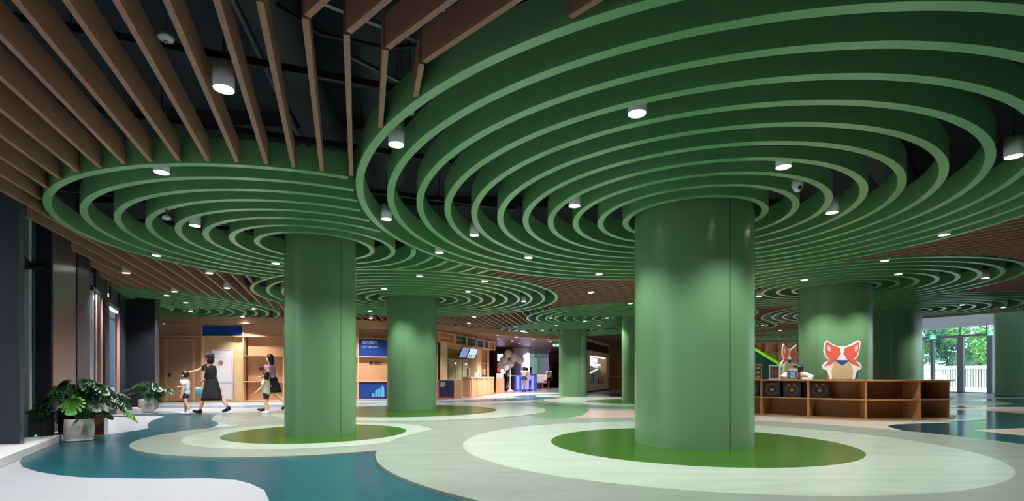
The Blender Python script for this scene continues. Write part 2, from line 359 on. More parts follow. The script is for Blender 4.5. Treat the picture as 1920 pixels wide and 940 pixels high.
for key, ang, sp, off, poly, where in fields:
    d = (cos(radians(ang)), sin(radians(ang))); nn = (-d[1], d[0])
    ss = [nn[0]*p[0]+nn[1]*p[1] for p in poly]; ts = [d[0]*p[0]+d[1]*p[1] for p in poly]
    k = math.ceil((min(ss)-off)/sp); segs = []
    while k*sp+off < max(ss):
        s0 = k*sp+off; t0 = min(ts); st = .02; run = None; t_ = t0
        while t_ <= max(ts)+st:
            p = (nn[0]*s0+d[0]*t_, nn[1]*s0+d[1]*t_)
            inside = ptin(p, poly) and all(hypot(p[0]-c[0], p[1]-c[1]) > r+.012 for c, r in circ)
            if inside and run is None: run = t_
            if not inside and run is not None:
                if t_-run > .12: segs.append((s0, run, t_-st))
                run = None
            t_ += st
        k += 1
    vis = []
    for s0, a, b in segs:
        pa = (nn[0]*s0+d[0]*a, nn[1]*s0+d[1]*a); pb = (nn[0]*s0+d[0]*b, nn[1]*s0+d[1]*b)
        seen = False
        for q in range(9):
            x = pa[0]+(pb[0]-pa[0])*q/8; y = pa[1]+(pb[1]-pa[1])*q/8
            if y > .4 and abs(x/y) < 1.12 and HOR-FPX*2.5/y > -60 - (0 if y < 3 else 0) and HOR-FPX*2.27/y > -40: seen = True
        if seen: vis.append((pa, pb))
    vis.sort(key=lambda s: (s[0][0]+s[1][0])/(s[0][1]+s[1][1]))
    for i, (pa, pb) in enumerate(vis):
        BAT.append((pa, pb))
        MB().beam(pa, pb, .042, ZR+.012, ZR+.245).build('ceiling_batten', WOODB, label='brown timber ceiling batten, %s from the left in the %s' % (ordn(i) if i < 88 else 'one', where), cat='ceiling batten', group='timber battens of the '+where)
# the bent battens between the two near canopies, each in two boards meeting at a mitre
KN = [((-1.535,3.10),(-2.40,5.6),-40.5),((-1.32,3.25),(-2.12,5.68),-40.5),((-1.105,3.40),(-1.84,5.83),-41.6),((-.885,3.56),(-1.30,5.0),-41.8),((-.66,3.72),(-.85,4.38),-42.2),((.37,3.24),None,-44.3)]
for i, (kp, ep, ang) in enumerate(KN):
    d = (cos(radians(ang)), sin(radians(ang))); far_ = (kp[0]+d[0]*4.5, kp[1]+d[1]*4.5)
    if ep:
        L_ = hypot(ep[0]-kp[0], ep[1]-kp[1]); u = ((ep[0]-kp[0])/L_, (ep[1]-kp[1])/L_); t_ = L_+.6
        while t_ > .05 and any(hypot(kp[0]+u[0]*t_-c[0], kp[1]+u[1]*t_-c[1]) < r+.012 for c, r in circ): t_ -= .01
        e_ = (kp[0]+u[0]*t_, kp[1]+u[1]*t_); BAT.append((kp, e_))
        MB().beam(kp, e_, .042, ZR+.012, ZR+.245).build('ceiling_batten', WOODB, label='rear leg of bent timber batten, %s from the left by the large canopy' % ordn(i), cat='ceiling batten', group='bent timber battens')
    BAT.append((kp, far_)); k0 = (kp[0]+d[0]*(.03 if ep else 0), kp[1]+d[1]*(.03 if ep else 0))
    MB().beam(k0, far_, .042, ZR+.013, ZR+.246).build('ceiling_batten', WOODB, label='front leg of bent timber batten, %s from the left by the large canopy' % ordn(i), cat='ceiling batten', group='bent timber battens')
# low timber soffit beyond the fascia
SOFF = mat('soffit_timber', (104,66,46), .35, spec=.4, nscale=5, stretch=(.25,9,1), rgb2=(70,42,28), bump=.0)
MB().prism([(-9,23.5),(-3.4,22.25),(-1.15,24.7),(2.4,28.5),(3.6,29.5),(5.2,32.6),(7,38.6),(7,48),(-9,48)], 3.07, 3.16).build('ceiling', SOFF, kind='structure')
mf = MB()
for a, b in zip(FASC, FASC[1:]): mf.beam(a, b, .05, 3.04, 3.30, .02)
mf.build('trim_3', PLY, kind='structure')

# ---------------------------------------------------------------- slab and services
MB().prism([(-18,-6),(19.5,-6),(19.5,14.4),(17.4,17.3),(15.7,19.7),(20,34.3),(-18,48)], 4.7, 5.0).build('ceiling', SLAB, kind='structure')
MB().prism([(19.5,-6),(38.9,-6),(31.5,16.8),(25.4,35.4),(20,48),(16,48),(20,34.3),(15.7,19.7),(17.4,17.3),(19.5,14.4)], 6.3, 6.5).build('ceiling', mat('white_soffit', (214,220,226), .6), kind='structure')
me_ = MB(); me_.beam((15.55,19.91), (18.9,15.2), .06, 3.22, 4.69); me_.build('trim_4', mat('edge_trim', (196,170,150), .5), kind='structure')
rail_lab = ['above the left battens','crossing above the camera','behind the left battens','deep over the left canopy','over the middle of the hall','over the far canopies']
def rail(a, b, z, wd, hh, m, lab, hang=True):
    t = thing('ceiling_rail', (a[0], a[1], z), lab, 'ceiling rail')
    MB().beam(a, b, wd, z, z+hh).build('channel', m, t)
    if hang:
        L = hypot(b[0]-a[0], b[1]-a[1]); n = max(2, int(L/1.3)); mm = MB()
        for i in range(n):
            q = (i+.5)/n; hx, hy = a[0]+(b[0]-a[0])*q, a[1]+(b[1]-a[1])*q
            if (-3.2 < hx < -.6 and 2.8 < hy < 8.4) or abs((hx-1)-(hy-3)) < .8: continue
            mm = MB(); mm.cyl((a[0]+(b[0]-a[0])*q, a[1]+(b[1]-a[1])*q, z+hh), .006, 4.7-z-hh, 6); mm.build('hanger_rod', SERV, t)
for i in range(7):
    s0 = -1.6+i*1.35                                                   # black carrier rails, square to the left battens
    c = (K0[0]-.335*s0, K0[1]+.942*s0)
    a = (c[0]-.942*7.5, c[1]-.335*7.5+.0); b = (c[0]+.942*(2.6), c[1]+.335*2.6)
    rail(a, b, 3.56, .045, .06, SERV, 'black carrier rail with rod hangers, %s from the front above the left battens' % ordn(i))
rail(Cg(437,-60,3.66), Cg(1010,170,3.66), 3.66, .035, .035, GALV, 'thin bright steel channel crossing above the kinked battens', False)
rail(Cg(560,-80,3.8), Cg(1100,120,3.8), 3.8, .03, .03, GALV, 'second thin steel channel behind the bright one above the kinked battens', False)
rail(Cg(660,110,3.7), Cg(1100,330,3.7), 3.7, .03, .03, GALV, 'thin steel channel glinting between the rings of the large canopy', False)
for i, (x0, y0, x1, y1) in enumerate([(-7,3.6,3,5.6),(-8,6.9,6,8.1),(-9.5,10.4,9,10.9),(-10,13.7,14,13.9),(0,17.2,15,17.0),(1,21.2,16,21.6)]):
    MB().beam((x0,y0),(x1,y1),.35,4.5,4.7).build('ceiling_beam', SLAB, kind='structure')
for i, (a, b, r) in enumerate([((-1.9,3.4,4.2),(-2.6,7.4,4.2),.24),((-1.1,3.8,4.2),(-1.9,8,4.2),.24),((1,3,4.2),(9,11,4.2),.25),((6,4,4.2),(13,12,4.2),.25),((-6,13,4.2),(4,12.6,4.2),.25)]):
    MB().tube([a, tuple((Vector(a)+Vector(b))/2), b], r, 20).build('air_duct', DUCT, label='dark round air duct under the slab, '+['left one of the ribbed pair above the camera','right one of the ribbed pair above the camera','over the front of the large canopy','over the right of the large canopy','over the middle canopy'][i], cat='air duct')
cpx = [(-1.62,2.9,4.45),(-1.72,3.5,4.45),(-1.98,3.8,4.45),(-2.35,4.1,4.45),(-2.45,4.6,4.45),(-2.6,6.5,4.45)]
MB().tube(cpx, .022, 8).build('conduit', GALV, label='bent steel conduit under the dark slab left of the near lamps', cat='conduit')
MB().tube([(-2.3,3.6,4.35),(-3.05,7.5,4.35)], .03, 8).build('conduit', GALV, label='straight steel conduit beside the bent one under the slab', cat='conduit')
MB().tube([(-3.5,3.2,4.3),(-5.4,4.9,4.3),(-7.5,6.8,4.3)], .035, 8).build('red_pipe', mat('red_pipe_paint', (92,30,38), .4), label='dark red sprinkler pipe glimpsed between the left battens', cat='pipe')
MB().tube([(-1.9,4.1,4.0),(-1.6,4.25,3.86),(-1.1,4.4,3.84),(-.6,4.6,4.0)], .018, 8).build('hanging_cable', BLACK, label='black cable sagging between ducts above the kinked battens', cat='cable')
def detector(p, lab):
    t = thing('smoke_detector', p, lab, 'smoke detector')
    MB().tube([(p[0],p[1],p[2]+.06),(p[0],p[1],4.7)], .011, 8).build('drop_rod', GALV, t)
    MB().lathe([(.0001,0),(.026,0),(.03,.012),(.05,.016),(.052,.034),(.04,.05),(.03,.06),(.0001,.06)], p, 28).build('head', WHITE, t)
    MB().lathe([(.018,-.006),(.02,0)], p, 20).build('sensor', mat('sensor_grey', (90,92,96), .5), t)
detector((-2.50,3.68,3.42), 'white smoke detector on a rod between the upper left battens')
detector(at(312,413,6.9), 'white round detector seen through the rings of the near left canopy')
detector(at(768,216,5.6), 'small round detector above the outer gap of the large canopy')
def domecam(p, lab):
    t = thing('security_camera', p, lab, 'security camera')
    MB().tube([(p[0],p[1],p[2]+.1 if p[1] < 25 else p[2]+.02),(p[0],p[1],4.7 if p[1] < 25 else 3.12)], .012, 8).build('stem', WHITE, t)
    MB().lathe([(.05,0),(.062,.01),(.064,.05),(.045,.1),(.0001,.105)], p, 28).build('housing', WHITE, t)
    MB().ell((p[0],p[1]-.005,p[2]-.004), (.05,.05,.052)).build('eyeball', WHITE, t)
    MB().ell((p[0]+.004,p[1]-.04,p[2]-.014), (.026,.026,.026)).build('lens', BLACK, t)
domecam(at(1495,352,6.1), 'white security camera hanging in the rings of the large canopy')
domecam(at(1910,578,17), 'white security camera under the door-side canopy at the right edge')
domecam(at(1029,639,27.6), 'small dark-lens security camera on the far timber soffit')

# ---------------------------------------------------------------- downlights
def snap(p):
    for k, (c, n) in CAN.items():
        r = hypot(p[0]-c[0], p[1]-c[1])
        if r < rout(k)+.14:
            i = round((r-.141-R0)/DR); i = max(0, min(n-2, i)); rr = R0+DR*i+.141
            return (c[0]+(p[0]-c[0])*rr/r, c[1]+(p[1]-c[1])*rr/r), k
    best = None
    ds = []
    for a, b in BAT:
        L = hypot(b[0]-a[0], b[1]-a[1]); ux, uy = (b[0]-a[0])/L, (b[1]-a[1])/L
        t = (p[0]-a[0])*ux+(p[1]-a[1])*uy
        if -.1 < t < L+.1: ds.append(((p[0]-a[0])*-uy+(p[1]-a[1])*ux, -uy, ux))
    if ds:
        pos = min([d for d in ds if d[0] >= 0], default=None, key=lambda d: d[0]); neg = max([d for d in ds if d[0] < 0], default=None, key=lambda d: d[0])
        if pos and neg and pos[0]-neg[0] < .6:
            sh = -(pos[0]+neg[0])/2; return (p[0]+pos[1]*sh, p[1]+pos[2]*sh), None
    return p, None
LAMPS = []
def lamp(px, py, where, z=ZR-.0, pw=1., top=None, snapit=True):
    p = Cg(px, py, z); q, k = snap(p) if snapit else (p, None)
    LAMPS.append((q[0], q[1], z, where, pw, px))
for a in [(1190,205,1.),(735,270,1.),(1485,305,1.),(1069,386,1.),(902,441,1.),(1549,400,1.),(1893,296,1.),(1000,482,1.),(1765,441,1.),(1120,517,1.),(1300,500,1.),(1420,190,.0)]:
    if a[2]: lamp(a[0], a[1], 'the large near canopy', pw=a[2])
for a in [(286,316),(365,424),(682,412),(798,478),(280,481),(512,497)]: lamp(*a, 'the near left canopy')
for a in [(793,521),(719,542),(905,529),(697,583),(870,549),(976,566)]: lamp(*a, 'the middle canopy')
for a in [(313,555),(342,569),(358,585),(446,594),(478,580)]: lamp(*a, 'the far left canopy', pw=1.4)
for a in [(1655,492),(1694,513),(1866,521),(1508,526),(1428,556)]: lamp(*a, 'the reception canopy')
for a in [(1800,573),(1893,577)]: lamp(*a, 'the door-side canopy')
for a in [(1181,567),(1040,597),(1143,597),(1097,603)]: lamp(*a, 'the centre distant canopy')
for a in [(1043,611),(956,613),(1012,621),(1122,611)]: lamp(*a, 'the distant slim-column canopy')
for a in [(1434,611),(1461,620),(1300,610)]: lamp(*a, 'the far right canopies')
for a in [(421,168),(238,513),(392,513),(424,541),(1105,549),(893,595),(878,607),(330,548)]: lamp(*a, 'the timber battens', pw=1.2)
for a in [(575,592),(640,592),(700,598)]: lamp(*a, 'the added row over the gallery wall', pw=1.8)  # extra lamps, mostly hidden by the near left column, added to brighten the shelving
for a in [(932.5,629),(969,633.5),(960.5,640),(973.5,645.5),(1032,641.5),(1000,637),(990,646),(935,636)]: lamp(*a, 'the far timber soffit', z=3.03, snapit=False, pw=2.2)
# unseen lamps out of frame; the leftmost is added to brighten the pot
for (x, y) in [(-1.2,1.0),(2.2,.6),(-3.6,-1.5),(5.5,1.2),(-4.2,2.2),(-5.3,4.3)]: LAMPS.append((x, y, ZR, None, 1.8 if x < -5 else .6, 0))
LAMPS += [(16.4,31.2,ZR,'the added pair before the reception shelving',3.,0), (18.6,31.2,ZR,'the added pair before the reception shelving',3.,0), (1.55,36.9,3.03,'the far hall column',2.5,990), (2.9,40.2,3.03,'the far hall bench area, added as fill',2.5,1030)]  # shelf and bench lamps are added to brighten those areas
bywhere = {}
for L_ in LAMPS: bywhere.setdefault(L_[3], []).append(L_)
for where, ls in bywhere.items():
    ls.sort(key=lambda l: l[0]/max(l[1], .1))
    for i, (x, y, z, _, pw, px) in enumerate(ls):
        lab = ('white cylinder downlight, %s from the left of those in %s' % (ordn(i), where)) if where else 'white cylinder downlight added out of frame, %s from left' % ordn(i)
        t = thing('downlight', (x, y, z), lab, 'downlight', group='white cylinder downlights')
        h = .2 if z > 3.1 else .1
        MB().lathe([(.07,.012),(.074,0),(.078,0),(.078,h),(.0001,h)], (x,y,z), 32).build('housing', WHITE, t)
        MB().lathe([(.0001,.012),(.068,.012),(.068,.02),(.0001,.02)], (x,y,z), 28).build('lens', LED, t)
        if z > 3.1: MB().cyl((x,y,z+h), .008, 4.7-z-h, 8).build('suspension_rod', SERV, t)
        ld = bpy.data.lights.new('lamp_light', 'SPOT'); ld.energy = SPOT_W*pw; ld.spot_size = radians(118); ld.spot_blend = .55; ld.shadow_soft_size = .05; ld.color = (1, .972, .94)
        lo = bpy.data.objects.new('lamp_light', ld); COL.objects.link(lo); lo.parent = t; lo.location = (0, 0, -.012)

MB().box((2,-6.1,2.35),(44,.2,4.7)).build('added_front_wall', mat('grey_wall', (120,122,124), .7), kind='structure')  # unseen wall added to cut fill light from behind the camera
MB().box((19.9,3.0,2.35),(.2,18.2,4.7)).build('wall_right', mat('grey_wall', (120,122,124), .7), kind='structure')

# ---------------------------------------------------------------- left glazed facade (saw-tooth of dark piers)
def fp(px, off=-2.2):
    u = (px-960)/FPX; D = off/(NW[0]*u+NW[1]); return (u*D, D)
def pane(a, b, z0, z1, m, name='wall_left', wd=.04, kind='structure', parent=None):
    return MB().beam(a, b, wd, z0, z1).build(name, m, parent, kind=kind if parent is None else None)
pane((-8.1,6.72), (-6.475,6.72), .105, 4.7, DARK, wd=.03)
pane((-6.474,6.70), (-6.455,6.735), .105, 4.7, CHROME, 'trim_5', wd=.03)
pane((-7.78,7.95), (-7.44,7.95), .105, 4.7, TINT, 'window_1', wd=.02)
MB().box((-7.49,7.92,2.4), (.02,.03,4.58)).build('window_1_mullion', WHITE, kind='structure')
pane((-7.44,7.97), (-7.27,8.05), .105, 4.7, DARK, wd=.05)
MB().beam((-7.0,7.2), (-7.5,7.9), .06, 2.70, 2.78).build('trim_6', BLACK, kind='structure')
MB().beam((-7.55,7.9), (-7.3,7.94), .06, 2.66, 2.74).build('trim_7', BLACK, kind='structure')
MB().beam((-7.75,7.9), (-7.52,7.9), .03, 3.50, 3.56).build('trim_8', ALU, kind='structure')
pane(fp(97), fp(141), .02, 4.7, CHROME, 'wall_left', wd=.03)
pane(fp(141.3), fp(166), 0, 4.7, DARK, wd=.06)
a, b = fp(167), fp(224)
MB().beam(a, b, .12, 2.78, 2.88).build('trim_9', BLACK, kind='structure')
pane(fp(177.5,-2.24), fp(200,-2.24), 2.9, 4.7, DARK); pane(fp(206,-2.24), fp(224,-2.24), 2.9, 4.7, DARK)
PFR = mat('rose_anodised', (176,132,128), .4, metal=.2)
d1 = thing('sliding_door', (*fp(181), 0), 'tall glass sliding door with bright steel uprights behind the larger potted plant', 'door')
MB().beam(fp(167.6), fp(194), .012, .02, 2.78).build('glass_leaf', GLASS, d1)
for px, m, wd in ((168.5,ALU,.05),(173,ALU,.03),(179,PFR,.04),(182.5,CHROME,.07),(189.5,PFR,.04),(193.5,BLACK,.06)):
    MB().box((*fp(px,-2.18), 1.39), (wd,wd,2.76)).build('door_upright', m, d1)
pane(fp(195), fp(203), 0, 2.78, DARK)
MB().beam(fp(203.5), fp(216.5), .012, .02, 2.78).build('window_2', GLASS, kind='structure')
MB().beam(fp(204), fp(216), .03, 2.42, 2.47).build('trim_10', ALU, kind='structure')
MB().beam(fp(217), fp(222), .05, .02, 2.66).build('trim_11', PFR, kind='structure')
pane(fp(223.5), fp(240), 0, 4.7, DARK)
pane(fp(240), (-11.5,15.1), 0, 4.7, DARK)
pane((-11.9,16.4), (-13.6,19.4), 0, 4.7, DARK)
MB().beam((-12.5,5), (-38,48.5), .3, -.3, 7).build('exterior_wall', mat('exterior_render', (62,70,82), .8), kind='structure')
MB().prism([(-40,-20),(-9.5,-6),(-18,48),(-40,50)], -.4, -.02).build('ground', mat('paving', (170,172,176), .8), kind='structure')

# ---------------------------------------------------------------- gallery shelving along the back
class Fr:                                         # plan frame: x along a wall, y into it
    def __init__(s, a, b):
        s.a = a; s.L = hypot(b[0]-a[0], b[1]-a[1]); s.d = ((b[0]-a[0])/s.L, (b[1]-a[1])/s.L); s.n = (-s.d[1], s.d[0]); s.rz = atan2(s.d[1], s.d[0])
    def w(s, x, y=0.): return (s.a[0]+s.d[0]*x+s.n[0]*y, s.a[1]+s.d[1]*x+s.n[1]*y)
    def x(s, px, off=0.):
        u = (px-960)/FPX; ox, oy = s.a[0]+off*s.n[0], s.a[1]+off*s.n[1]; return (u*oy-ox)/(s.d[0]-u*s.d[1])
    def bx(s, x0, x1, y0, y1, z0, z1, m=None): return (m or MB()).box((*s.w((x0+x1)/2, (y0+y1)/2), (z0+z1)/2), (x1-x0, y1-y0, z1-z0), s.rz)
    def M(s, x, y, z): return Matrix.Translation((*s.w(x, y), z)) @ Matrix.Rotation(s.rz, 4, 'Z') @ Matrix.Rotation(pi/2, 4, 'X')
WP = [(-13.9,19.95),(-12.2,20.0),(-10.62,20.1),(-9.14,20.35),(-7.75,20.7),(-6.34,21.0),(-4.885,21.7),(-3.32,22.8)]
PANELN = {'w':PLY,'p':PLYP}
def bay(i, label, shelves, inserts, dep=.34, top=3.26):
    fr = Fr(WP[i], WP[i+1]); t = thing('shelf_unit', (*fr.w(0), 0), label, 'shelf unit', fr.rz); L = fr.L
    fr.bx(.07, L-.07, dep, dep+.03, 0, top).build('back_panel', PLY, t)
    fr.bx(-.018, .018, 0, dep, 0, top).build('side_panel', PLYE, t); 
    if i == 6: fr.bx(L-.03, L, 0, dep, 0, top).build('side_panel', PLYE, t)
    for z in shelves: fr.bx(.018, L-.018, 0, dep*.5, z-.018, z+.018, fr.bx(.06, L-.06, dep*.5, dep, z-.018, z+.018)).build('shelf', PLYE, t)
    for (x0, x1, y, z0, z1, m, nm) in inserts: fr.bx(x0 if x0 else .02, x1 if x1 else L-.02, y, y+.02, z0, z1).build(nm, m, t)
    return fr, t
fr0, t0 = bay(0, 'plywood wall unit framing the closed timber door', [2.58,3.03], [(0,0,.05,2.6,3.01,PLY,'upper_panel')])
fd = fr0; xd0, xd1 = fd.x(313.5, .1), fd.x(361.5, .1)
dr = thing('door_1', (*fd.w((xd0+xd1)/2, .1), 0), None, None, fd.rz); dr['kind'] = 'structure'
fd.bx(xd0, xd1, .10, .14, .03, 2.37).build('door_leaf', mat('door_veneer', (198,150,116), .5, nscale=12, stretch=(6,6,.8), rgb2=(184,134,100)), dr)
m = MB(); fd.bx(xd0-.09, xd0-.005, .06, .16, .0, 2.46, m); fd.bx(xd1+.005, xd1+.07, .06, .16, .0, 2.46, m); fd.bx(xd0-.005, xd1+.005, .06, .16, 2.38, 2.46, m)
m.build('door_frame', PLYE, dr)
fd.bx(xd0+.06, xd0+.11, .07, .10, .98, 1.12).build('handle_plate', BLACK, dr); fd.bx(xd0+.07, xd0+.2, .05, .07, 1.06, 1.085).build('door_handle', BLACK, dr)
m = MB(); fd.bx(.03, xd0-.09, .12, .15, 0, 2.56, m); fd.bx(xd1+.07, fd.L-.02, .12, .15, 0, 2.56, m); fd.bx(xd0-.09, xd1+.07, .12, .15, 2.46, 2.56, m); m.build('infill_panel', PLY, t0)
fr1, t1 = bay(1, 'plywood wall unit with deep blue top panel behind the white board', [.03,2.58,3.03], [(0,0,.05,2.6,3.01,BLUE,'blue_panel'),(0,0,.2,.05,2.56,PLYP,'infill_panel')])
m = MB()
for k_ in range(5): m = fr1.bx(.3+k_*.22, .31+k_*.22+.02, .045, .049, 2.64+.03*k_, 2.66+.03*k_, m)
x0, x1 = fr1.x(397, .12), fr1.x(436.5, .12)
wb = thing('roller_board', (*fr1.w((x0+x1)/2, .12), .05), 'tall white folding board with red drawings leaning in the shelf wall', 'board', fr1.rz)
fr1.bx(x0, x1, .10, .14, .06, 2.07).build('board', mat('white_board', (226,220,224), .4), wb)
for (a_, b_, z0_, z1_) in ((x0,x0+.03,.06,2.07),(x1-.03,x1,.06,2.07),(x0+.03,x1-.03,2.04,2.07),(x0+.03,x1-.03,.06,.09),(x0+.03,x1-.03,.74,.77)): fr1.bx(a_, b_, .085, .1, z0_, z1_).build('edge_trim', mat('pale_metal', (190,200,210), .4), wb)
REDI = mat('red_ink', (170,60,70), .5)
def ringflat(fr, x, y, z, r, th, m, parent, nm):
    q = MB(); 
    for k_ in range(16): 
        a_ = 2*pi*k_/16; q.tube([(*fr.w(x+r*cos(a_), y), z+r*sin(a_)), (*fr.w(x+r*cos(a_+2*pi/16), y), z+r*sin(a_+2*pi/16))], th, 5)
    return q.build(nm, m, parent)
xr = fr1.x(413.5, .08); ringflat(fr1, xr, .082, 1.55, .075, .008, REDI, wb, 'red_drawing'); fr1.bx(xr+.05, xr+.065, .08, .09, 1.44, 1.55).build('red_drawing', REDI, wb); ringflat(fr1, xr, .082, 1.55, .035, .008, REDI, wb, 'red_drawing')
ringflat(fr1, xr, .082, .48, .045, .007, REDI, wb, 'red_drawing'); fr1.bx(xr-.03, xr+.03, .08, .09, .32, .43).build('red_drawing', REDI, wb); fr1.bx(xr-.12, xr+.12, .08, .09, .24, .255).build('red_drawing', REDI, wb)
def logo(fr, x, z, y, parent):
    q = MB(); 
    def dot(cx, cz, r, m, nm):
        vs = [(*fr.w(x+cx+r*cos(2*pi*k_/24), y), z+cz+r*sin(2*pi*k_/24)) for k_ in range(24)]; vs2 = [(*fr.w(x+cx+r*cos(2*pi*k_/24), y+.01), z+cz+r*sin(2*pi*k_/24)) for k_ in range(24)]
        MB().add(vs+vs2, [tuple(range(24))]+[(i_, (i_+1)%24, 24+(i_+1)%24, 24+i_) for i_ in range(24)]).build(nm, m, parent)
    dot(0, 0, .085, mat('logo_red', (150,44,40), .5), 'emblem'); dot(-.03, .012, .05, mat('logo_blue', (30,44,96), .5), 'emblem_inner'); dot(.04, -.03, .03, mat('logo_gold', (214,150,70), .5), 'emblem_inner')
    for r_, nn_ in ((.045, 5), (-.005, 4), (-.05, 6)):
        for k_ in range(nn_): fr.bx(x+.13+k_*.055, x+.17+k_*.055, y, y+.006, z+r_-.012, z+r_+.022).build('logo_character', mat('logo_ink', (40,34,40), .5), parent)
fr2, t2 = bay(2, 'open plywood shelf unit with small round emblem on its back', [.03,.785,1.81,2.58,3.03], [(0,0,.05,2.6,3.01,PLY,'upper_panel')])
logo(fr2, fr2.x(490, .3), 1.30, .325, t2)
bay(3, 'shelf unit with navy and red panels beside the near left column', [.03,.785,1.81,2.58,3.03], [(0,0,.05,1.83,2.56,NAVY,'navy_panel'),(0,0,.05,.80,1.79,REDP,'red_panel'),(0,0,.05,2.6,3.01,PLY,'upper_panel')])
bay(4, 'shelf unit with orange top panel right of the near left column', [.03,.785,1.81,2.58,3.03], [(0,0,.02,2.6,3.01,ORANGE,'orange_panel'),(0,0,.02,1.83,2.56,PLY,'mid_panel')])
fr5, t5 = bay(5, 'shelf unit with blue gallery sign and skyline pictogram between two columns', [.03,.785,1.81,2.58,3.03], [(0,0,.04,1.83,2.56,NAVY,'sign_panel'),(0,0,.04,.05,.765,NAVY,'pictogram_panel'),(0,0,.2,.80,1.79,PLY,'mid_panel')])
LET = mat('white_lettering', (220,226,240), .5)
x5 = fr5.x(678, .035)
text_mesh('活力城市', .165, LET, t5, mworld(t5).inverted() @ fr5.M(x5, .036, 2.36)); text_mesh('CITY GALLERY', .105, LET, t5, mworld(t5).inverted() @ fr5.M(x5, .036, 2.19))
logo(fr5, fr5.x(696, .19), 1.55, .19, t5)
LB = mat('light_blue_pictogram', (92,170,206), .4)
for (x_, w_, h_, sl) in ((.0,.11,.14,0.),(.14,.1,.26,.06),(.26,.08,.33,.05),(.36,.16,.42,.0)):
    xb = fr5.x(697, .035)+x_
    if x_ < .3: P_ = [(0,0),(w_,0),(w_,h_+sl),(0,h_)]
    else: P_ = [(0,0),(w_,0),(w_,.3),(w_*.85,.42),(w_*.5,.5),(w_*.15,.36),(0,.28)]
    n_ = len(P_); vs = [(*fr5.w(xb+a_, .032), .14+b_) for a_, b_ in P_]+[(*fr5.w(xb+a_, .042), .14+b_) for a_, b_ in P_]
    MB().add(vs, [tuple(range(n_))]+[(i_, (i_+1)%n_, n_+(i_+1)%n_, n_+i_) for i_ in range(n_)]).build('skyline_block', LB, t5)
fr6, t6 = bay(6, 'shelf unit behind the middle column with orange top and navy side panels', [.03,.785,1.81,2.58,3.03], [(0,0,.02,2.6,3.01,ORANGE,'orange_panel'),(0,0,.02,1.83,2.56,NAVY,'navy_panel')])
# fascia run over the ticket counter
FR = Fr((-3.36,22.9), (-.35,32.5))
PAN = [(826,850.6,ORANGE,'orange'),(855,874,GREENP,'green lettered'),(878,892.3,GREENP,'plain green'),(895.6,906.7,TEALP,'petrol blue'),(910,916,NAVY,'navy'),(918.6,921.2,NAVY,'narrow navy'),(923.5,926.8,GREENP,'narrow green')]
edges = [821.5]+[(PAN[i][1]+PAN[i+1][0])/2 for i in range(6)]+[929]
for i, (a_, b_, m_, nm) in enumerate(PAN):
    xa, xb = FR.x(edges[i]), FR.x(edges[i+1]); p0, p1 = FR.x(a_), FR.x(b_)
    t = thing('fascia_box', (*FR.w(xa), 2.55), 'timber fascia box with %s panel above the ticket counter' % nm, 'fascia box', FR.rz)
    FR.bx(xa+.003, xb-.003, .0, .3, 2.55, 2.60).build('bottom_board', PLYE, t); FR.bx(xa+.003, xb-.003, .0, .3, 3.0, 3.05).build('top_board', PLYE, t)
    FR.bx(xa+.003, p0, .0, .3, 2.6, 3.0).build('end_board', PLY, t); FR.bx(p1, xb-.003, .0, .3, 2.6, 3.0).build('end_board', PLY, t)
    FR.bx(p0, p1, .06, .08, 2.6, 3.0).build('colour_panel', m_, t)
    if i in (0, 1):
        for k_ in range(9): FR.bx(p0+.08+k_*(p1-p0-.2)/9, p0+.08+(k_+.6)*(p1-p0-.2)/9, .052, .06, 2.78, 2.82).build('lettering', LET, t)
# niche behind the ticket counter
xn0, xn1 = FR.x(839), FR.x(908)
OLIVE = mat('olive_wall', (150,126,30), .6)
FR.bx(FR.x(826), xn0, .0, .04, 0, 2.55).build('wall_niche', PLYP, kind='structure'); FR.bx(xn0-.04, xn0, .04, 1.6, 0, 2.55).build('wall_niche', OLIVE, kind='structure')
FR.bx(xn0, xn1+.3, 1.6, 1.66, 0, 2.55).build('wall_niche', OLIVE, kind='structure'); FR.bx(xn0, xn1, .32, 1.6, 2.56, 2.6).build('ceiling_niche', PLY, kind='structure')
FR.bx(xn1, FR.x(916), .45, 1.55, 0, 2.54).build('wall_niche', PLYP, kind='structure')
FR.bx(FR.x(821), FR.x(826), .25, .3, 0, 2.55).build('wall_niche', PLY, kind='structure')
t = thing('shelf_unit', (*FR.w(FR.x(916.5)), 0), 'tall pale plywood shelf unit at the end of the ticket counter', 'shelf unit', FR.rz)
xa, xb = FR.x(916.5), FR.x(929)
FR.bx(xa, xb, .81, .85, 0, 2.54).build('back_panel', PLYP, t)
for x_ in (xa, (xa+xb)/2, xb-.05): FR.bx(x_, x_+.05, .45, .81, 0, 2.54).build('side_panel', PLYE, t)
for z_ in (.4, 1.1, 1.75, 2.5): FR.bx(xa+.05, (xa+xb)/2, .45, .81, z_, z_+.04).build('shelf', PLYE, t); FR.bx((xa+xb)/2+.05, xb-.05, .45, .81, z_, z_+.04).build('shelf', PLYE, t)
LOCK = mat('locker_grey', (176,170,140), .45)
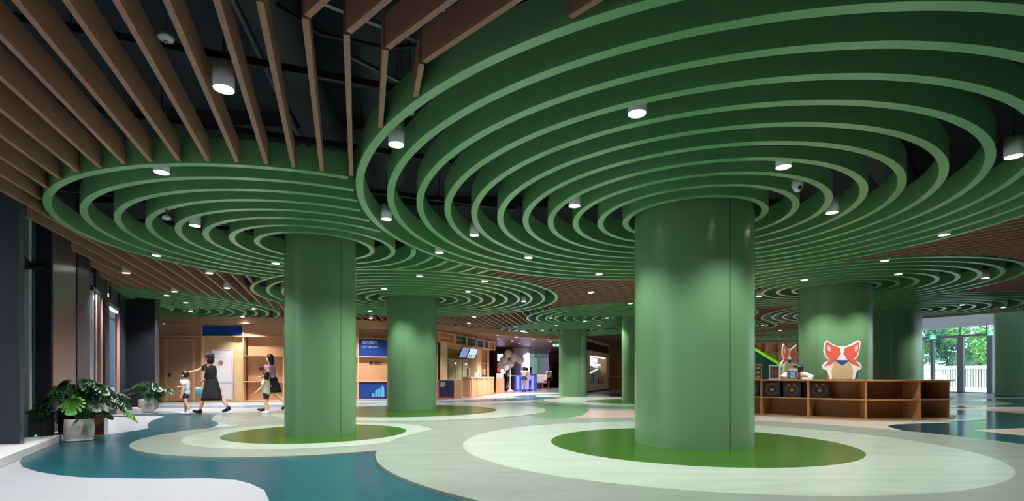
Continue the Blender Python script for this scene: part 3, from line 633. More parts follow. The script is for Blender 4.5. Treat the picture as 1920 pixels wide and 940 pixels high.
def locker(pa, pb, off, cols, rows, lab):
    xa, xb = FR.x(pa, off), min(FR.x(pb, off), xn1-.06); t = thing('locker', (*FR.w((xa+xb)/2, off), 0), lab, 'locker', FR.rz)
    FR.bx(xa, xb, off+.02, off+.5, 0, 1.93).build('cabinet', LOCK, t); wd = (xb-xa)/cols; hh = 1.86/rows
    for c_ in range(cols):
        for r_ in range(rows):
            d_ = FR.bx(xa+c_*wd+.012, xa+(c_+1)*wd-.012, off, off+.02, .05+r_*hh, .05+(r_+1)*hh-.015).build('locker_door', LOCK, t)
            FR.bx(xa+c_*wd+.05, xa+c_*wd+.10, off-.008, off, .05+(r_+1)*hh-.1, .05+(r_+1)*hh-.06).build('lock', BLACK, t)
    FR.bx((xa+xb)/2-.12, (xa+xb)/2+.12, off-.01, off, 1.66, 1.72).build('lit_display', mat('locker_display', (190,200,255), .3, emit=(150,170,255), estr=3), t)
locker(841, 866, .9, 2, 4, 'grey locker bank with lit display, left of the two behind the ticket counter')
locker(867.5, 891, .9, 3, 4, 'grey locker bank with lit display, right of the two behind the ticket counter')
def screen(pa, pb, lab, col, im):
    off = -.25; xa, xb = FR.x(pa, off), FR.x(pb, off); t = thing('hanging_screen', (*FR.w((xa+xb)/2, off), 2.3), lab, 'screen', FR.rz)
    q = MB(); vs = []
    for o_ in (0, .05):
        for x_, z_, dy in ((xa,1.93,.24),(xb,1.93,.24),(xb,2.46,0),(xa,2.46,0)): vs.append((*FR.w(x_, off+dy+o_), z_))
    q.add(vs, [(0,1,2,3),(7,6,5,4),(0,4,5,1),(1,5,6,2),(2,6,7,3),(3,7,4,0)]).build('housing', BLACK, t)
    vs = [(*FR.w(x_, off+dy-.006), z_) for x_, z_, dy in ((xa+.04,1.96,.226),(xb-.04,1.96,.226),(xb-.04,2.43,.013),(xa+.04,2.43,.013))]
    MB().add(vs, [(0,1,2,3)]).build('screen_face', col, t)
    for k_ in range(im):
        x_ = xa+.15+k_*.28; MB().add([(*FR.w(x_+dx, off-.012+dy), z_) for dx, z_, dy in ((0,2.02,.2),(.14,2.02,.2),(.14,2.13,.15),(0,2.13,.15))], [(0,1,2,3)]).build('screen_icon', SERV, t)
    for x_ in (xa+.2, xb-.2): MB().cyl((*FR.w(x_, off+.03), 2.46), .012, .62, 8).build('hanger', BLACK, t)
screen(868, 881.5, 'dark patterned hanging screen, left of the pair over the ticket counter', mat('screen_dark', (90,110,160), .3, noise=.7, nscale=5, emit=(120,140,190), estr=.7), 0)
screen(882.5, 897, 'pale hanging screen with icons, right of the pair over the ticket counter', mat('screen_pale', (190,215,235), .3, emit=(180,210,235), estr=.8), 3)
# ticket counter
ta = thing('low_cabinet', (-2.78,22.6,0), 'low plywood cabinet with dark poster at the left of the ticket counter', 'cabinet')
MB().box((-2.78,22.75,.42),(1.07,.3,.84)).build('cabinet_body', PLY, ta); MB().box((-2.91,22.585,.44),(.66,.02,.74)).build('poster', mat('night_poster', (30,34,58), .3, nscale=3, rgb2=(52,58,90)), ta)
for k_ in range(5): MB().box((-3.15+.045*k_,22.572,.62+.012*k_),(.02,.01,.2)).build('poster_tower', LET, ta)
MB().box((-2.54,22.585,.42),(.03,.03,.8)).build('divider', PLYE, ta)
FT = Fr((-2.02,25.0), (-1.04,30.1))
tb = thing('ticket_counter', (*FT.w(3, .25), 0), 'long plywood ticket counter with recessed front panels', 'counter', FT.rz)
FT.bx(0, FT.L, .05, .4, 0, .91).build('counter_body', PLY, tb); FT.bx(-.02, FT.L+.02, 0, .42, .91, .96).build('worktop', PLYE, tb)
for k_ in range(5): FT.bx(.15+k_*1.2, .15+k_*1.2+.12, .0, .05, 0, .91).build('front_pilaster', BROWN if False else PLYE, tb)
MB().box((-.72,30.9,.43),(.5,.6,.86)).build('side_counter', PLY, label='small plywood side counter at the far end of the ticket counter', cat='counter')
def monitor(fr, x, y, z, lab):
    t = thing('desk_monitor', (*fr.w(x, y), z), lab, 'monitor', fr.rz+.5)
    MB().box((0,0,.27),(.5,.04,.34)).build('screen_back', mat('monitor_silver', (190,194,200), .35), t, local=True); MB().box((0,.05,.06),(.05,.04,.2)).build('stand', GALV, t, local=True); MB().box((0,.04,.01),(.22,.18,.02)).build('foot', GALV, t, local=True)
monitor(FT, FT.x(878, .3), .3, .961, 'silver desk monitor on the ticket counter, nearer one'); monitor(FT, FT.x(907, .3), .3, .961, 'silver desk monitor on the ticket counter, farther one')
for px, cl, s_, lab in ((891,(170,210,200),.22,'small pale upright leaflet holder on the ticket counter'),(895,(224,214,220),.26,'white leaflet stand on the ticket counter beside the pale one'),(899.5,(230,226,226),.18,'small white card box on the ticket counter')):
    x_ = FT.x(px, .2); MB().box((*FT.w(x_, .2), .961+s_/2), (.14,.1,s_), FT.rz).build('leaflet_holder', mat('lf%d' % px, cl, .5), label=lab, cat='leaflet holder', bevel=.01)
MB().box((-.74,30.8,.86+.16),(.42,.3,.32)).build('storage_box', mat('box_grey', (180,184,190), .5), label='grey storage box on the small side counter', cat='box', bevel=.015)

for a_, b_ in zip(WP, WP[1:]):
    f_ = Fr(a_, b_); f_.bx(-.1, f_.L+(.25 if b_ is not WP[-1] else -.1), .62, .74, 0, 4.7).build('wall_back', PLY, kind='structure')
MB().beam((-3.9,23.4), (-5.0,25.4), .15, 0, 4.7).build('wall_back', PLY, kind='structure')
MB().beam((14.4,33.6), (21.8,33.6), .15, 0, 6.3).build('wall_back', PLYP, kind='structure')
MB().beam((3.35,31.3), (6.0,37.4), .12, 0, 4.7).build('wall_back', PLY, kind='structure')
MB().beam((6.9,37.3), (10.6,37.3), .12, 0, 4.7).build('wall_back', PLY, kind='structure')
# ---------------------------------------------------------------- far hall
MB().beam((-1.42,30.4), (-3.2,32.2), .15, 0, 3.07).build('wall_back', PLY, kind='structure'); MB().beam((-3.2,32.2), (-3.2,47), .2, 0, 3.07).build('wall_back', PLY, kind='structure')
BW = mat('brown_wall', (112,84,66), .6)
MB().box((2.7,46.2,1.55),(12.2,.2,3.1)).build('wall_back', BW, kind='structure')
MB().box((6.9,42,1.6),(.2,8.5,3.2)).build('wall_right', PLY, kind='structure')
MB().cyl((.66,37.6,0), .66, 3.07, 48).build('column', mat('lilac_white_paint', (214,210,232), .4), label='white round column behind the balloons in the far hall', cat='column')
def lit(nm, rgb, e): return mat(nm, rgb, .4, emit=rgb, estr=e)
wt = thing('window_3', (2.6,46,1), None, None); wt['kind'] = 'structure'
for a_, b_, z0, z1, c in ((994,1002,1.2,3.05,(190,230,230)),(1002,1007,2.75,3.05,(150,130,190)),(1007,1016,1.2,3.05,(130,176,150)),(1016,1029,1.2,2.7,(170,160,200)),(1016,1029,2.75,3.05,(140,130,180)),(1002,1007,1.2,2.7,(170,220,200))):
    pa, pb = (a_-960)/FPX*46, (b_-960)/FPX*46; MB().box(((pa+pb)/2,46.07,(z0+z1)/2),(pb-pa,.03,z1-z0)).build('pane', lit('pane%d%d' % (a_, z0*10), c, .35), wt)
MB().box((2.5,46.0,2.72),(1.75,.05,.05)).build('transom', PLY, wt)
bk = thing('bookcase', (3.85,45.6,0), 'dark brown bookcase at the back of the far hall beside the slim column', 'bookcase')
DBR = mat('dark_brown_wood', (58,40,32), .5)
MB().box((3.85,45.95,1.1),(.62,.04,2.2)).build('back_panel', DBR, bk)
for x_ in (3.55,4.15): MB().box((x_,45.75,1.1),(.04,.4,2.2)).build('side_panel', DBR, bk)
for k_ in range(8): MB().box((3.85,45.75,.1+k_*.29),(.56,.38,.03)).build('shelf', mat('shelf_brown', (96,70,52), .5), bk)
# glowing exhibits at the end of the shelf wall
ex = thing('light_display', (-.7,36.5,0), 'glowing blue and yellow light display behind the balloons', 'light display')
for x0, x1, z0, z1, c, e in ((-.95,-.55,2.1,2.6,(170,190,255),3.),(-.55,-.2,2.0,2.35,(220,180,60),1.),(-.95,-.7,1.3,1.95,(220,80,50),1.2),(-.7,-.35,1.2,1.95,(255,240,200),2.5),(-.35,-.1,1.35,1.9,(40,90,60),.3)):
    MB().box(((x0+x1)/2-.1,36.5,(z0+z1)/2),(x1-x0-.02,.05,z1-z0-.02)).build('lit_panel', lit('ex%d' % int(x0*100+z0*1000), c, e), ex)
MB().box((-.62,36.56,1.35),(1.2,.05,2.7)).build('backing', DBR, ex)
tc = thing('glass_counter', (.95,36.0,0), 'glass counter glowing blue where the customers stand in the far hall', 'counter')
MB().box((.95,36.0,1.12),(1.6,.6,.05)).build('counter_top', mat('counter_top_grey', (120,120,140), .3), tc)
for x_ in (.2,1.7): MB().box((x_,36.0,.55),(.07,.6,1.1)).build('leg_panel', GALV, tc)
for x_, w_ in ((.42,.2),(.72,.1),(1.05,.3),(1.45,.16)): MB().box((x_,36.1,.55),(w_,.04,1.0)).build('blue_light', lit('blue_led', (130,140,255), 1.6), tc)
MB().box((.95,36.2,.55),(1.44,.02,1.08)).build('back_glass', mat('blue_glass', (70,80,190), .2, emit=(70,80,220), estr=.8), tc)
t = thing('dark_table', (-.72,34.6,0), 'dark round table with glowing items left of the balloon stand', 'table')
MB().cyl((-.72,34.6,.0), .2, 1.02, 24).build('table_base', BLACK, t); MB().cyl((-.72,34.6,1.02), .3, .05, 32).build('table_top', mat('table_dark', (50,50,60), .2), t)
MB().box((-.70,34.38,.55),(.12,.04,.5)).build('blue_light', lit('blue_led', (130,140,255), 1.6), t)
t = thing('sofa_bench', (2.55,41,0), 'grey high-backed bench on a timber frame in the far hall', 'bench')
GCL = mat('grey_upholstery', (170,160,160), .8)
MB().box((2.45,41.25,.85),(1.1,.1,.6)).build('backrest', GCL, t, bevel=.03); MB().box((2.45,41,.5),(1.12,.5,.12)).build('seat', GCL, t, bevel=.03)
for x_ in (2.0,2.45,2.9): MB().box((x_,41,.22),(.06,.45,.44)).build('leg', PLY, t)
MB().ell((2.72,40.95,.66), (.2,.12,.1)).build('plush_toy', mat('plush_pink', (220,90,170), .9), label='pink plush toy lying on the grey bench', cat='toy')
MB().cyl((2.2,42.2,0), .25, .5).build('planter', DBR, label='low planter behind the grey bench', cat='planter')
MB().box((1.62,46.07,1.55),(.3,.05,.6)).build('red_sign', mat('red_board', (180,20,40), .4), label='small red board on the back wall beside the white column', cat='sign')
sg_ = thing('exit_sign', (2.62,29.9,2.83), 'green hanging exit sign beside the slim distant column', 'exit sign')
MB().box((2.62,29.9,2.83),(.34,.04,.16)).build('sign_box', lit('exit_green', (30,190,110), 2.), sg_); MB().cyl((2.62,29.9,2.91), .008, .18, 6).build('hanger', GALV, sg_)
MB().box((2.45,29.86,2.83),(.08,.02,.1)).build('arrow_panel', lit('exit_white', (230,255,240), 2.), sg_)
for (dx,dz,w_,h_) in ((.06,.045,.03,.03),(.05,0,.05,.05),(.03,-.045,.025,.05),(.09,-.04,.025,.05),(.09,.01,.05,.018)): MB().box((2.62+dx,29.87,2.83+dz),(w_,.02,h_)).build('running_figure', lit('exit_white', (230,255,240), 2.), sg_)
# balloon stand
bs = thing('balloon_stand', (-.12,34.0,0), 'white pole stand holding a bunch of clear balloons with pink and blue shapes', 'balloon stand')
MB().lathe([(.24,0),(.22,.04),(.06,.12),(.03,.2),(.025,1.6),(.02,1.9)], (-.12,34,0), 24).build('pole', WHITE, bs)
BALM = mat('clear_balloon', (248,244,252), .12, trans=.15, ior=1.05, spec=.6)
for dx, dz, r, c in ((-.12,2.5,.27,(230,170,200)),(.3,2.25,.28,(60,150,190)),(.68,2.1,.25,(200,120,190)),(-.45,2.05,.26,(220,50,120)),(0.,1.85,.27,(220,60,120)),(-.62,1.75,.25,(60,120,150)),(-.3,1.6,.22,(235,220,120))):
    b_ = MB().ell((-.12+dx,34.0+random.uniform(-.12,.12),dz), (r,r*.8,r*1.1)).build('balloon', BALM, bs)
    q = MB()
    for k_ in range(6):
        a_ = k_*pi/3; q.ell((-.12+dx+r*.35*cos(a_),34.0,dz+r*.4*sin(a_)), (r*.22,r*.12,r*.3), 8, 6)
    q.ell((-.12+dx,34.0,dz), (r*.25,r*.14,r*.25), 8, 6).build('balloon_shape', mat('bs%d' % int(dx*100), c, .4), b_)
    MB().tube([(-.12,34,1.7),(-.12+dx*.6,34,max(dz-r*1.1,1.3))], .006, 5).build('stick', WHITE, bs)
# mountain display and shelves right of the slim column
Q = Fr((4.33,30.2), (6.95,36.6))
t = thing('display_wall', (*Q.w(Q.L/2), 0), 'pale plywood display wall with lit mountain niche and dark band', 'display', Q.rz)
xo0, xo1 = Q.x(1106), Q.x(1137)
Q.bx(-.6, Q.L, 0, .06, 3.12, 3.6).build('header_board', PLYP, t); Q.bx(-.6, Q.L, .0, .06, 2.6, 3.12).build('dark_band', mat('dark_band', (52,34,34), .3), t)
Q.bx(-.6, Q.L, 0, .06, 2.3, 2.6).build('upper_panel', PLYP, t); Q.bx(-.6, Q.L, 0, .06, .1, .5).build('lower_panel', PLYP, t); Q.bx(-.6, Q.L, .03, .06, 0, .1).build('kick_board', BLACK, t)
Q.bx(-.6, xo0, 0, .06, .5, 2.3).build('side_board', PLYP, t); Q.bx(xo1, Q.L, 0, .06, .5, 2.3).build('side_board', PLYP, t)
Q.bx(xo0, xo1, .55, .6, .5, 2.3).build('niche_back', mat('niche_white', (226,226,230), .6), t); Q.bx(xo1, xo1+.04, .06, .6, .5, 2.3).build('niche_side', PLYP, t)
Q.bx(xo0, xo1, .06, .55, .45, .5).build('niche_floor', PLYP, t)
Q.bx(xo0, xo1, .1, .14, 2.24, 2.3).build('niche_light', lit('niche_led', (255,246,235), 3.), t)
def cut(P_, y, th, m, nm, par):
    n_ = len(P_); vs = [(*Q.w(a_, y), b_) for a_, b_ in P_]+[(*Q.w(a_, y+th), b_) for a_, b_ in P_]
    MB().add(vs, [tuple(range(n_)), tuple(range(2*n_-1, n_-1, -1))]+[(i_, (i_+1)%n_, n_+(i_+1)%n_, n_+i_) for i_ in range(n_)]).build(nm, m, par)
W_ = xo1-xo0; MW = mat('mountain_grey', (196,198,200), .6)
def mount(pk, y, zb, m): 
    P_ = [(xo0+W_*a_, zb_) for a_, zb_ in pk]; cut([(xo0, .5)]+P_+[(xo0+W_*pk[-1][0], .5)], y, .03, m, 'mountain', t)
    for (a1, z1), (a2, z2) in zip(pk, pk[1:]): MB().tube([(*Q.w(xo0+W_*a1, y+.07), z1+.012), (*Q.w(xo0+W_*a2, y+.07), z2+.012)], .02, 5).build('edge_light', lit('edge_led', (255,236,220), 2.2), t)
mount([(0,1.55),(.12,1.68),(.25,1.82),(.4,1.7),(.6,1.6),(.9,1.62),(.99,1.55)], .42, 1, MW)
mount([(0,1.22),(.2,1.15),(.45,1.25),(.65,1.4),(.78,1.48),(.9,1.35),(.99,1.22)], .3, 1, MW)
for px0, px1, z0, z1 in ((1106.5,1119,1.95,2.2),(1106.5,1125,1.72,1.84)): Q.bx(Q.x(px0,.4), Q.x(px1,.4), .36, .4, z0, z1).build('lit_screen', lit('white_screen', (225,232,255), 1.3), t)
TG = mat('cutout_green', (60,140,40), .5); TRd = mat('cutout_red', (206,84,52), .5)
for fx_, h_, w_ in ((.04,.85,.28),(.36,.72,.34),(.2,.3,.2),(.52,.3,.2)):
    cx = xo0+W_*fx_; cut([(cx+w_*.5*cos(a_*pi/6)*(1 if a_ else 1), .5+h_*.62+h_*.38*sin(a_*pi/6)) for a_ in range(12)], .16, .03, TG, 'tree_cutout', t); cut([(cx-.02,.5),(cx+.02,.5),(cx+.02,.5+h_*.6),(cx-.02,.5+h_*.6)], .19, .02, DBR, 'trunk_cutout', t)
for k_ in range(7): h_ = (.25,.5,.35,.62,.2,.55,.4)[k_]; cx = xo0+W_*(.58+.055*k_); cut([(cx,.5),(cx+.13,.5),(cx+.1,.5+h_*.7),(cx+.065,.5+h_),(cx+.03,.5+h_*.7)], .14, .03, TRd, 'tower_cutout', t)
Q2 = Fr((6.99,36.7), (10.5,36.7))
t = thing('shelf_unit', (*Q2.w(0), 0), 'tall timber shelf unit right of the mountain display', 'shelf unit')
Q2.bx(0, 3.5, .36, .4, 0, 3.4).build('back_panel', WOODC, t)
for x_ in (0, 1.7, 3.46): Q2.bx(x_, x_+.05, 0, .36, 0, 3.4).build('side_panel', PLY, t)
for z_ in (.02, .96, 1.81, 2.67): Q2.bx(.05, 3.46, 0, .36, z_, z_+.04).build('shelf', PLYE, t)
Q3 = Fr((14.6,33), (21.5,33))
for i in range(5):
    x0 = i*1.38; t = thing('shelf_unit', (*Q3.w(x0), 0), 'pale plywood shelf unit behind the reception, %s from the left' % ordn(i), 'shelf unit', group='pale shelves behind the reception')
    Q3.bx(x0, x0+1.36, .36, .4, 0, 3.2).build('back_panel', PLYP, t)
    for x_ in (x0, x0+.46, x0+1.3): Q3.bx(x_, x_+.04, 0, .36, 0, 3.2).build('side_panel', PLYE, t)
    for z_ in (.02, .85, 1.7, 2.55, 3.16): Q3.bx(x0+.04, x0+1.3, 0, .36, z_, z_+.04).build('shelf', PLYE, t)
    if i == 1: Q3.bx(x0+.5, x0+1.3, .1, .13, 1.74, 2.5).build('colour_panel', OLIVE, t)
MB().beam((10.5,37.2), (14.6,33.4), .2, 0, 3.6).build('wall_back', PLY, kind='structure')
MB().beam((21.5,33.5), (25.4,36.2), .2, 0, 6.3).build('wall_back', mat('white_wall', (205,212,216), .6), kind='structure')

# ---------------------------------------------------------------- reception counter
cc = []
def opencurve(P, n=8):
    o = []
    for i in range(len(P)-1):
        p0 = P[max(i-1,0)]; p1 = P[i]; p2 = P[i+1]; p3 = P[min(i+2,len(P)-1)]
        for k in range(n):
            t = k/n; o.append(tuple(.5*((2*p1[a])+(-p0[a]+p2[a])*t+(2*p0[a]-5*p1[a]+4*p2[a]-p3[a])*t*t+(-p0[a]+3*p1[a]-3*p2[a]+p3[a])*t**3) for a in (0,1)))
    o.append(P[-1]); return o
cv = opencurve(ctr)
def offs(c, d):
    o = []
    for i, p in enumerate(c):
        a = c[max(i-1,0)]; b = c[min(i+1,len(c)-1)]; L = hypot(b[0]-a[0], b[1]-a[1]); o.append((p[0]-(b[1]-a[1])/L*d, p[1]+(b[0]-a[0])/L*d))
    return o
t = thing('reception_counter', (8.3,11.9,0), 'long curved timber reception counter with open front shelves', 'counter')
def slabp(c, d0, d1, z0, z1, m, nm):
    a = offs(c, d0); b = offs(c, d1); q = MB(); n = len(c); vs = []
    for (x0,y0),(x1,y1) in zip(a, b): vs += [(x0,y0,z0),(x1,y1,z0),(x1,y1,z1),(x0,y0,z1)]
    fs = [(0,1,2,3), tuple(4*(n-1)+i for i in (3,2,1,0))]
    for i in range(n-1):
        o = 4*i; fs += [(o,o+4,o+5,o+1),(o+1,o+5,o+6,o+2),(o+2,o+6,o+7,o+3),(o+3,o+7,o+4,o)]
    return q.add(vs, fs).build(nm, m, t)
WEDGE = mat('counter_edge', (176,126,84), .45, spec=.3)
i5 = 5*8
slabp(cv, -.02, .5, .885, .92, WEDGE, 'countertop'); slabp(cv, 0., .44, .455, .485, WEDGE, 'mid_shelf'); slabp(cv, -.04, .46, .0, .045, WEDGE, 'plinth')
slabp(cv[:i5+1], .42, .45, .045, .885, WOODC, 'back_panel')
for i in range(0, 6):
    a = cv[i*8]; j = max(i*8, 1); pa, pb = cv[j-1], cv[j+1]; L = hypot(pb[0]-pa[0], pb[1]-pa[1]); d = ((pb[0]-pa[0])/L, (pb[1]-pa[1])/L); n = (-d[1], d[0])
    for z0, z1 in ((.045,.455),(.485,.885)): MB().box((a[0]+n[0]*.21, a[1]+n[1]*.21, (z0+z1)/2), (.045,.42,z1-z0), atan2(d[1],d[0])).build('divider', WEDGE, t)
def bag(px, D, rz, lab, handle=True):
    p = ((px-960)/FPX*D, D); t = thing('gift_bag', (*p, .486), lab, 'gift bag', rz, group='navy gift bags on the counter shelf')
    W2, H2 = .2, .36
    MB().box((0,.09,H2/2),(2*W2,.16,H2)).build('bag_body', BAGM, t, local=True, bevel=.004)
    def circ2(r, th, nm, z=.19):
        q = MB(); n_ = 40
        for k_ in range(n_):
            a0, a1 = 2*pi*k_/n_, 2*pi*(k_+1)/n_; q.add([(r*cos(a0),.0,z+r*sin(a0)),(r*cos(a1),.0,z+r*sin(a1)),((r+th)*cos(a1),.0,z+(r+th)*sin(a1)),((r+th)*cos(a0),.0,z+(r+th)*sin(a0)),
                (r*cos(a0),.009,z+r*sin(a0)),(r*cos(a1),.009,z+r*sin(a1)),((r+th)*cos(a1),.009,z+(r+th)*sin(a1)),((r+th)*cos(a0),.009,z+(r+th)*sin(a0))], [(0,1,2,3),(3,2,6,7),(0,4,5,1)])
        q.build(nm, GOLD, t, local=True)
    circ2(.150, .003, 'gold_ring'); circ2(.118, .003, 'gold_ring'); 
    for k_ in range(20): a_ = 2*pi*k_/20; MB().box((.139*cos(a_),.005,.19+.139*sin(a_)),(.012,.008,.012)).build('gold_mark', GOLD, t, local=True)
    MB().ell((0,.006,.18), (.052,.008,.042), 20, 10).build('gold_emblem', GOLD, t, local=True)
    for (dx,dz,r_) in ((-.02,.035,.016),(.015,.045,.02),(.04,.03,.014)): MB().ell((dx,.003,.18+dz), (r_,.008,r_*.8), 10, 6).build('emblem_cloud', BAGM, t, local=True)
    if handle: MB().tube([(-.075,-.01,H2-.02),(-.06,-.016,.3),(-.03,-.018,.25),(0,-.018,.235),(.03,-.018,.25),(.06,-.016,.3),(.075,-.01,H2-.02)], .006, 6).build('rope_handle', mat('yellow_rope', (206,170,60), .7), t, local=True)
bag(1408, 13.2, -.85, 'navy gift bag with gold circle, mostly hidden behind the broad column')
bag(1447, 12.83, -.84, 'navy gift bag with gold circle, leftmost fully seen on the counter shelf', False)
bag(1484.5, 12.48, -.84, 'navy gift bag with rope handle, middle of the three on the counter shelf')
bag(1537, 12.07, -.66, 'navy gift bag with rope handle, rightmost, alone in its shelf bay')
# objects on and behind the counter
def frame_sign(px, py0, py1, wpx, D, lab, outer, inner, extra=None, rz=-.2):
    z1 = 1+(HOR-py0)*D/FPX; z0 = .921; W2 = wpx*D/FPX; p = ((px-960)/FPX*D, D); t = thing('table_sign', (*p, z0), lab, 'table sign', rz); H2 = z1-z0
    MB().box((0,0,H2/2),(W2,.03,H2)).build('frame', outer, t, local=True, bevel=.004); MB().box((0,-.017,H2/2),(W2*.82,.01,H2*.86)).build('sheet', inner, t, local=True)
    for (cx,cz,w_,h_,m_) in (extra or []): MB().box((cx*W2,-.024,cz*H2),(w_*W2,.008,h_*H2)).build('sheet_print', m_, t, local=True)
    MB().box((0,.05,.008),(W2*.8,.12,.016)).build('foot', outer, t, local=True); return t
PB = mat('payment_blue', (40,110,170), .4); WH2 = mat('print_white', (220,224,228), .5); GD = mat('print_dark', (60,60,70), .5)
frame_sign(1485.5, 690, 712, 18, 11.95, 'wood-framed blue payment sign on the counter before the staff member', PLY, PB, [(0,.82,.78,.2,WH2),(-.18,.83,.08,.05,GD),(0,.83,.08,.05,GD),(.18,.83,.08,.05,GD),(0,.38,.42,.4,WH2),(0,.38,.36,.34,mat('plain_pale_square', (150,158,160), .5))], -.2)
frame_sign(1452, 685, 713, 18, 12.5, 'white-edged dark photo poster standing on the counter', WH2, mat('night_photo', (40,44,64), .3, nscale=16, rgb2=(120,96,80)), [(-.1,.5,.3,.08,GOLD),(.1,.72,.5,.06,GD),(0,.25,.6,.04,GD)], -.5)
frame_sign(1421.5, 683, 712, 12, 12.9, 'tall wooden display frame on the counter beside the broad column', PLY, mat('frame_dark', (34,34,50), .4), [(0,.75,.5,.2,GOLD),(0,.45,.5,.2,GOLD),(0,.18,.5,.15,GOLD)], -.6)
MB().box((7.18,12.43,.95),(.24,.16,.055), -.2).build('paper_tray', WH2, label='low white paper tray on the counter right of the staff member', cat='tray', bevel=.008)
# plain cut-out boards (stand-ins without a character)
def standee(px, D, s, lab, rz, lean):
    z0 = 0.0; p = ((px-960)/FPX*D, D); t = thing('standee', (*p, 0), lab, 'cut-out board', rz)
    OR = mat('coral_card', (206,92,72), .6); WC = mat('white_card', (232,230,232), .6); BC = mat('straw_card', (196,176,134), .7, nscale=60, rgb2=(184,162,118)); BL = mat('blue_card', (40,66,130), .6); PK = mat('pink_card', (226,178,190), .6)
    def plate(P_, y, th, m, nm):
        P_ = [(lean*(b_-1.2)+a_*s, b_) for a_, b_ in [(a_, 1.87-(1.87-b_)*s) for a_, b_ in P_]]
        n_ = len(P_); vs = [(a_, y, b_) for a_, b_ in P_]+[(a_, y+th, b_) for a_, b_ in P_]
        MB().add(vs, [tuple(range(n_)), tuple(range(2*n_-1, n_-1, -1))]+[(i_, n_+i_, n_+(i_+1)%n_, (i_+1)%n_) for i_ in range(n_)]).build(nm, m, t, local=True)
    outl = [(-.30,.93),(-.36,1.14),(-.46,1.18),(-.49,1.24),(-.42,1.33),(-.30,1.39),(-.40,1.46),(-.45,1.6),(-.42,1.8),(-.36,1.87),(-.24,1.78),(-.1,1.72),(.1,1.72),(.26,1.80),(.40,1.87),(.45,1.82),(.42,1.62),(.38,1.48),(.30,1.39),(.42,1.33),(.48,1.24),(.45,1.17),(.36,1.14),(.30,.93)]
    plate(outl, .0, .02, WC, 'board'); plate([(-.44,1.24),(-.28,1.42),(-.38,1.5),(-.42,1.64),(-.39,1.81),(-.35,1.83),(-.22,1.74),(-.06,1.69),(-.03,1.55),(-.12,1.42),(-.25,1.3)], -.006, .006, OR, 'coral_patch'); plate([(.44,1.24),(.28,1.42),(.36,1.5),(.40,1.64),(.42,1.81),(.38,1.83),(.24,1.74),(.06,1.69),(.03,1.55),(.12,1.42),(.25,1.3)], -.006, .006, OR, 'coral_patch')
    plate([(-.37,1.64),(-.35,1.75),(-.28,1.68),(-.3,1.58)], -.011, .005, PK, 'pink_patch'); plate([(.37,1.64),(.38,1.76),(.3,1.7),(.31,1.58)], -.011, .005, PK, 'pink_patch')
    plate([(-.24,.93),(-.26,1.12),(-.2,1.36),(-.14,1.36),(-.12,1.28),(.12,1.28),(.14,1.36),(.2,1.36),(.26,1.12),(.24,.93)], -.006, .006, BC, 'straw_panel'); plate([(-.18,1.39),(-.1,1.33),(0,1.27),(.1,1.33),(.18,1.39)], -.012, .006, BL, 'blue_band')
    for sx in (-.3,.3): MB().tube([(sx*1.2*s,.05,0),(sx*s,.05,1.38)], .02, 8).build('easel_leg', mat('orange_easel', (226,140,50), .5), t, local=True)
    MB().tube([(-.3*s,.05,1.0),(.3*s,.05,1.0)], .018, 8).build('easel_bar', mat('orange_easel', (226,140,50), .5), t, local=True)
    MB().box((0,.035,.7),(.3,.02,1.2)).build('back_strut', WC, t, local=True)
standee(1579, 12.28, 1., 'white-edged cut-out board in coral and straw on an orange easel behind the counter', 0, 0)
standee(1479, 13.7, .88, 'smaller cut-out board with coral top behind the seated staff member', .6, .1)
# lime-edged sloping panel behind the reception
t = thing('sloping_panel', (8.2,16.0,0), 'dark green sloping panel with lime top edge behind the counter', 'panel')
pA, pB = at(1395,646,16), at(1461,686,16)
q = MB(); 
def slab2(P_, y0, y1):
    n_ = len(P_); return MB().add([(a_,y0,b_) for a_, b_ in P_]+[(a_,y1,b_) for a_, b_ in P_], [tuple(range(n_)), tuple(range(2*n_-1, n_-1, -1))]+[(i_, n_+i_, n_+(i_+1)%n_, (i_+1)%n_) for i_ in range(n_)])
slab2([(pA[0],0),(pB[0],0),(pB[0],pB[2]),(pA[0],pA[2])], 16, 16.5).build('panel_body', mat('dark_green_panel', (26,62,50), .4), t)
slab2([(pA[0],pA[2]),(pB[0],pB[2]),(pB[0],pB[2]+.09),(pA[0],pA[2]+.09)], 15.97, 16.5).build('lime_edge', LIME, t)
MB().box((pB[0]+.015,16.2,pB[2]/2),(.03,.5,pB[2])).build('lime_upright', LIME, t)

# ---------------------------------------------------------------- glazed wall on the right and the outside
G = Fr((25.6,35.4), (31.8,16.8))
WSOF = mat('white_fascia', (236,238,240), .5)
G.bx(0, G.L, 0, .3, 3.97, 6.3).build('wall_right', WSOF, kind='structure')
G.bx(0, G.L, .0, .25, 3.36, 3.5).build('trim_12', ALU, kind='structure')
G.bx(0, G.L, .05, .2, 0, .06).build('trim_13', ALU, kind='structure')
i = 3
for pa, pb in ((1724,1747),(1751,1798.5),(1806,1854),(1860.5,1875)):
    i += 1; xa, xb = G.x(pa, .1), G.x(pb, .1)
    wn = G.bx(xa, xb, .11, .125, .06, 3.36).build('window_%d' % i, GLASS, kind='structure')
    for x_ in (xa, xb): G.bx(x_-.03, x_+.03, .08, .16, .06, 3.36).build('window_frame', ALU, wn)
for px, wd in ((1729,.1),(1749,.16),(1802,.3),(1857,.26)):
    x_ = G.x(px, .1); G.bx(x_-wd/2, x_+wd/2, .0, .2, .06, 3.36).build('door_%d' % (2+int(px-1720)//30), ALU, kind='structure')
G.bx(G.x(1880,.1), G.L, .11, .125, .06, 3.97).build('window_8', GLASS, kind='structure')
G.bx(G.x(1724,.1), G.x(1880,.1), .11, .125, 3.5, 3.97).build('window_9', GLASS, kind='structure')
